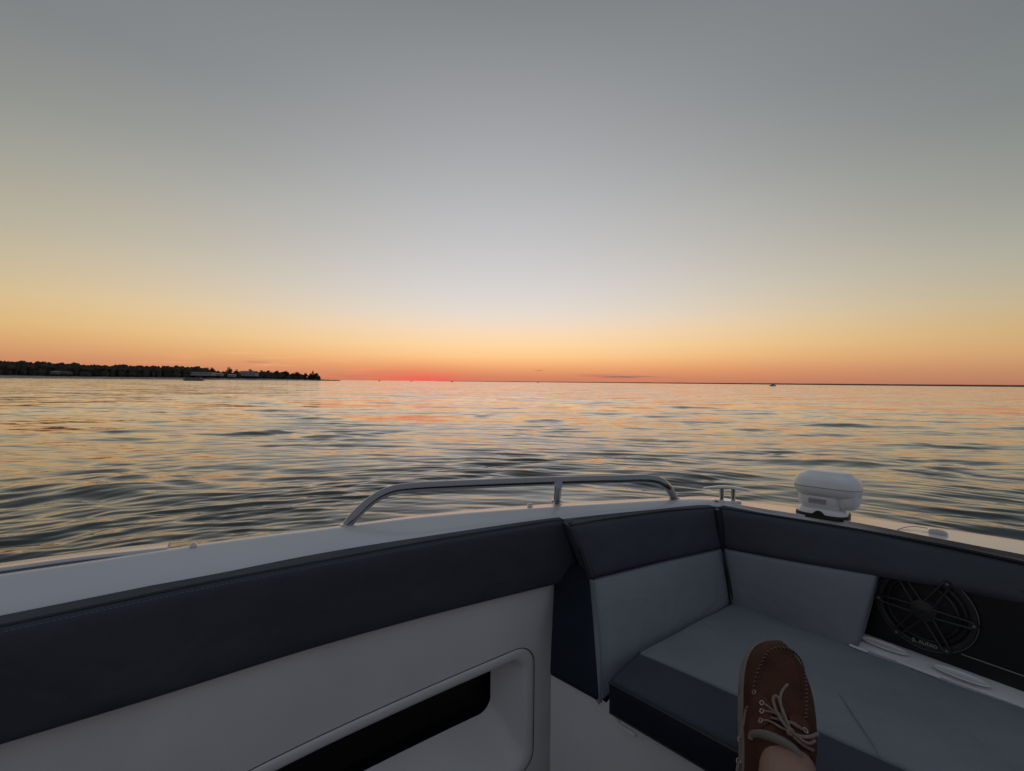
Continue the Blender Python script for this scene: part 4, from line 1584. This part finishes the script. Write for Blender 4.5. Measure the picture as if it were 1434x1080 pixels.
        ro = r.build('roof', roofm, root, False)
        for k in range(gables):
            gxk = -w / 2 + w * (k + .5) / gables
            gb = MB()
            gw = w / gables * .62
            gb.add([(gxk - gw / 2, -.4, 0), (gxk + gw / 2, -.4, 0), (gxk + gw / 2, -.4, eave), (gxk, -.4, h * 1.02), (gxk - gw / 2, -.4, eave),
                    (gxk - gw / 2, depth * .5, 0), (gxk + gw / 2, depth * .5, 0), (gxk + gw / 2, depth * .5, eave), (gxk, depth * .5, h * 1.02), (gxk - gw / 2, depth * .5, eave)],
                   [(0, 1, 2, 3, 4), (2, 7, 8, 3), (3, 8, 9, 4), (0, 4, 9, 5), (1, 6, 7, 2), (5, 9, 8, 7, 6)])
            gb.build('gable', wallm, root, False)
        if gables:
            ch = MB()
            box(ch, (w * .22, depth * .5, h + .6), 1.1, 1.1, 2.4)
            ch.build('chimney', wallm, ro, False)
        for rr in range(rows):
            for k in range(wins):
                q = MB()
                box(q, (-w / 2 + w * (k + .5) / wins, -.46 if gables else -.05, eave * (rr + .55) / rows), w / wins * .26, .12, eave / rows * .30)
                q.build('window', GLASS, root, False)
    house('long_building', 258, 296, 520.9, 525.6, 855, 'long low pale building with a flat roof behind the tour boat', 'flat', WHITEP, PALER, 1, 9, 14, 'building')
    house('gabled_house', 335, 357.5, 519.6, 526.4, 922, 'white house with several gables and a chimney near the point', 'gable', WHITEP, ROOFM, 1, 5, 12, 'house', 3)
    house('cottage', 299, 309, 522.6, 526.0, 880, 'low grey roofed cottage right of the long pale building', 'gable', WHITEP, PALER, 1, 3, 9)
    house('cottage', 318.5, 327.5, 524.0, 527.2, 893, 'small white cottage midway between the long building and the gabled house', 'gable', WHITEP, PALER, 1, 2, 8)
    house('cottage', 70, 80, 519.5, 523.5, 712, 'grey cottage half hidden in the dark wood at the far left', 'gable', mat('grey_siding', (.16, .15, .14), .7), mat('grey_roof', (.26, .235, .22), .8), 1, 2, 9)
    house('cottage', 84, 94, 520.4, 523.8, 720, 'brown roofed cottage to the right of the grey one in the wood', 'gable', mat('brown_siding', (.12, .10, .09), .7), mat('brown_roof', (.2, .165, .15), .8), 1, 2, 9)

    # far shore on the right
    fs_ = MB()
    r0, r1, r2 = [], [], []
    u = 610
    while u < 1760:
        y = 7000
        hpx = float(np.interp(u, [610, 700, 900, 1100, 1300, 1434, 1760], [.35, .7, 1.2, 1.7, 2.2, 2.6, 3.2])) * g.uniform(.88, 1.12)
        x = gx(u, y)
        r0.append((x, y, -1))
        r1.append((x, y + 60, hpx / FOC * y))
        r2.append((x, y + 900, hpx / FOC * y * .9))
        u += 6
    loft(fs_, [r0, r1, r2])
    o = fs_.build('far_shore', FARL)
    o['kind'] = 'structure'

    # --- boats on the water
    yb = 356.
    xb = gx(271, yb)
    root = empty('tour_boat', (xb, yb, 0), 'double decked tour boat in front of the long pale building', 'tour boat', 'boats out on the water')
    root.rotation_euler = (0, 0, .06)
    Lb = 14.6
    h = MB()
    rows = []
    for z, k_, kw in ((-.4, .93, .75), (.1, .96, .9), (.75, 1., 1.), (.95, 1.01, 1.0)):
        ring = []
        for q in range(24):
            a = 2 * PI * q / 24
            cx = math.copysign(abs(math.cos(a)) ** .45, math.cos(a))
            ring.append((cx * Lb / 2 * k_, math.sin(a) * 2.1 * kw, z))
        rows.append(ring)
    loft(h, rows, True)
    h.f.append(tuple(range(72, 96)))
    h.build('hull', HULLD, root)
    cbn = MB()
    box(cbn, (-.2, 0, 1.65), Lb * .72, 3.2, 1.42)
    cbn.build('cabin', mat('cabin_paint', (.5, .40, .36), .6), root, False)
    for k in range(6):
        q = MB()
        box(q, (-Lb * .36 * .86 + k * 1.75 - .1, -1.61, 1.8), 1.1, .06, .6)
        q.build('window', GLASS, root, False)
    rf = MB()
    box(rf, (-.1, 0, 2.46), Lb * .86, 3.9, .2)
    rf.build('roof', DKGREY, root, False)
    up_ = MB()
    box(up_, (3.6, 0, 3.0), 3.0, 2.2, .9)
    up_.build('wheelhouse', DKGREY, root, False)
    for x in (-6., -4.6, 4.9, 6.0):
        q = MB()
        tube(q, [Vector((x, -1.7, .9)), Vector((x, -1.7, 2.4))], .07, 6)
        q.build('roof_post', DKGREY, root)
    bw = MB()
    box(bw, (7.6, 0, .35), 1.6, 1.4, .25)
    bw.build('swim_platform', HULLD, root, False)

    def small_boat(u, v_w, L, yb_, label, hullm, mast=0, cab=1):
        root = empty('small_boat', (gx(u, yb_), yb_, 0), label, 'boat', 'boats out on the water')
        h_ = MB()
        rows = []
        for z, k_, kw in ((-.3, .85, .6), (.2, .94, .9), (.9, 1., 1.)):
            ring = []
            for q in range(20):
                a = 2 * PI * q / 20
                c_ = math.cos(a)
                x = c_ * L / 2 * k_
                wdt = math.sin(a) * L * .16 * kw * (1 - .25 * max(0, c_))
                ring.append((x, wdt, z + (.25 * max(0, c_) if z > .5 else 0)))
            rows.append(ring)
        loft(h_, rows, True)
        h_.f.append(tuple(range(40, 60)))
        h_.build('hull', hullm, root)
        if cab:
            c_ = MB()
            vs = [(-L * .22, -.9, .9), (L * .2, -.9, 1.0), (L * .2, .9, 1.0), (-L * .22, .9, .9), (-L * .2, -.8, 2.1), (L * .08, -.8, 2.1), (L * .08, .8, 2.1), (-L * .2, .8, 2.1)]
            c_.add(vs, [(0, 1, 5, 4), (1, 2, 6, 5), (2, 3, 7, 6), (3, 0, 4, 7), (4, 5, 6, 7)])
            c_.build('cabin', hullm, root, False)
            w_ = MB()
            box(w_, (-L * .05, -.87, 1.55), L * .2, .08, .5)
            w_.build('window', GLASS, root, False)
            t_ = MB()
            box(t_, (-L * .06, 0, 2.22), L * .36, 2.0, .16)
            t_.build('roof', DKGREY, root, False)
    small_boat(1082, 541.6, 6.2, 420, 'small white cabin boat out on the water at the right', HULLW)
    small_boat(531, 533.5, 4.5, 1150, 'tiny dark boat on the horizon nearest the spit', HULLD)
    small_boat(576, 534, 4.5, 1350, 'tiny dark boat on the horizon just left of the red glow', HULLD)
    small_boat(633, 534.6, 4.2, 1000, 'tiny dark boat on the horizon just right of the red glow', HULLD)
    small_boat(753.5, 535.6, 4.5, 1200, 'tiny dark boat on the horizon above the grab rail post', HULLD)


build_world()
sea()
boat()
searchlight()
person()
shoreline()

cam = bpy.data.cameras.new('camera')
cam.sensor_width = 36
cam.sensor_fit = 'HORIZONTAL'
cam.lens = FOC / 1434 * 36
cam.clip_start = .02
cam.clip_end = 90000
co = link(bpy.data.objects.new('camera', cam))
from mathutils import Matrix
B = Matrix((RGT, UPV, -_f)).transposed().to_4x4()
B.translation = CAM
co.matrix_world = B
sc = bpy.context.scene
sc.camera = co
sc.view_settings.view_transform = 'Standard'
sc.view_settings.look = 'None'
sc.view_settings.exposure = 0
sc.view_settings.gamma = 1
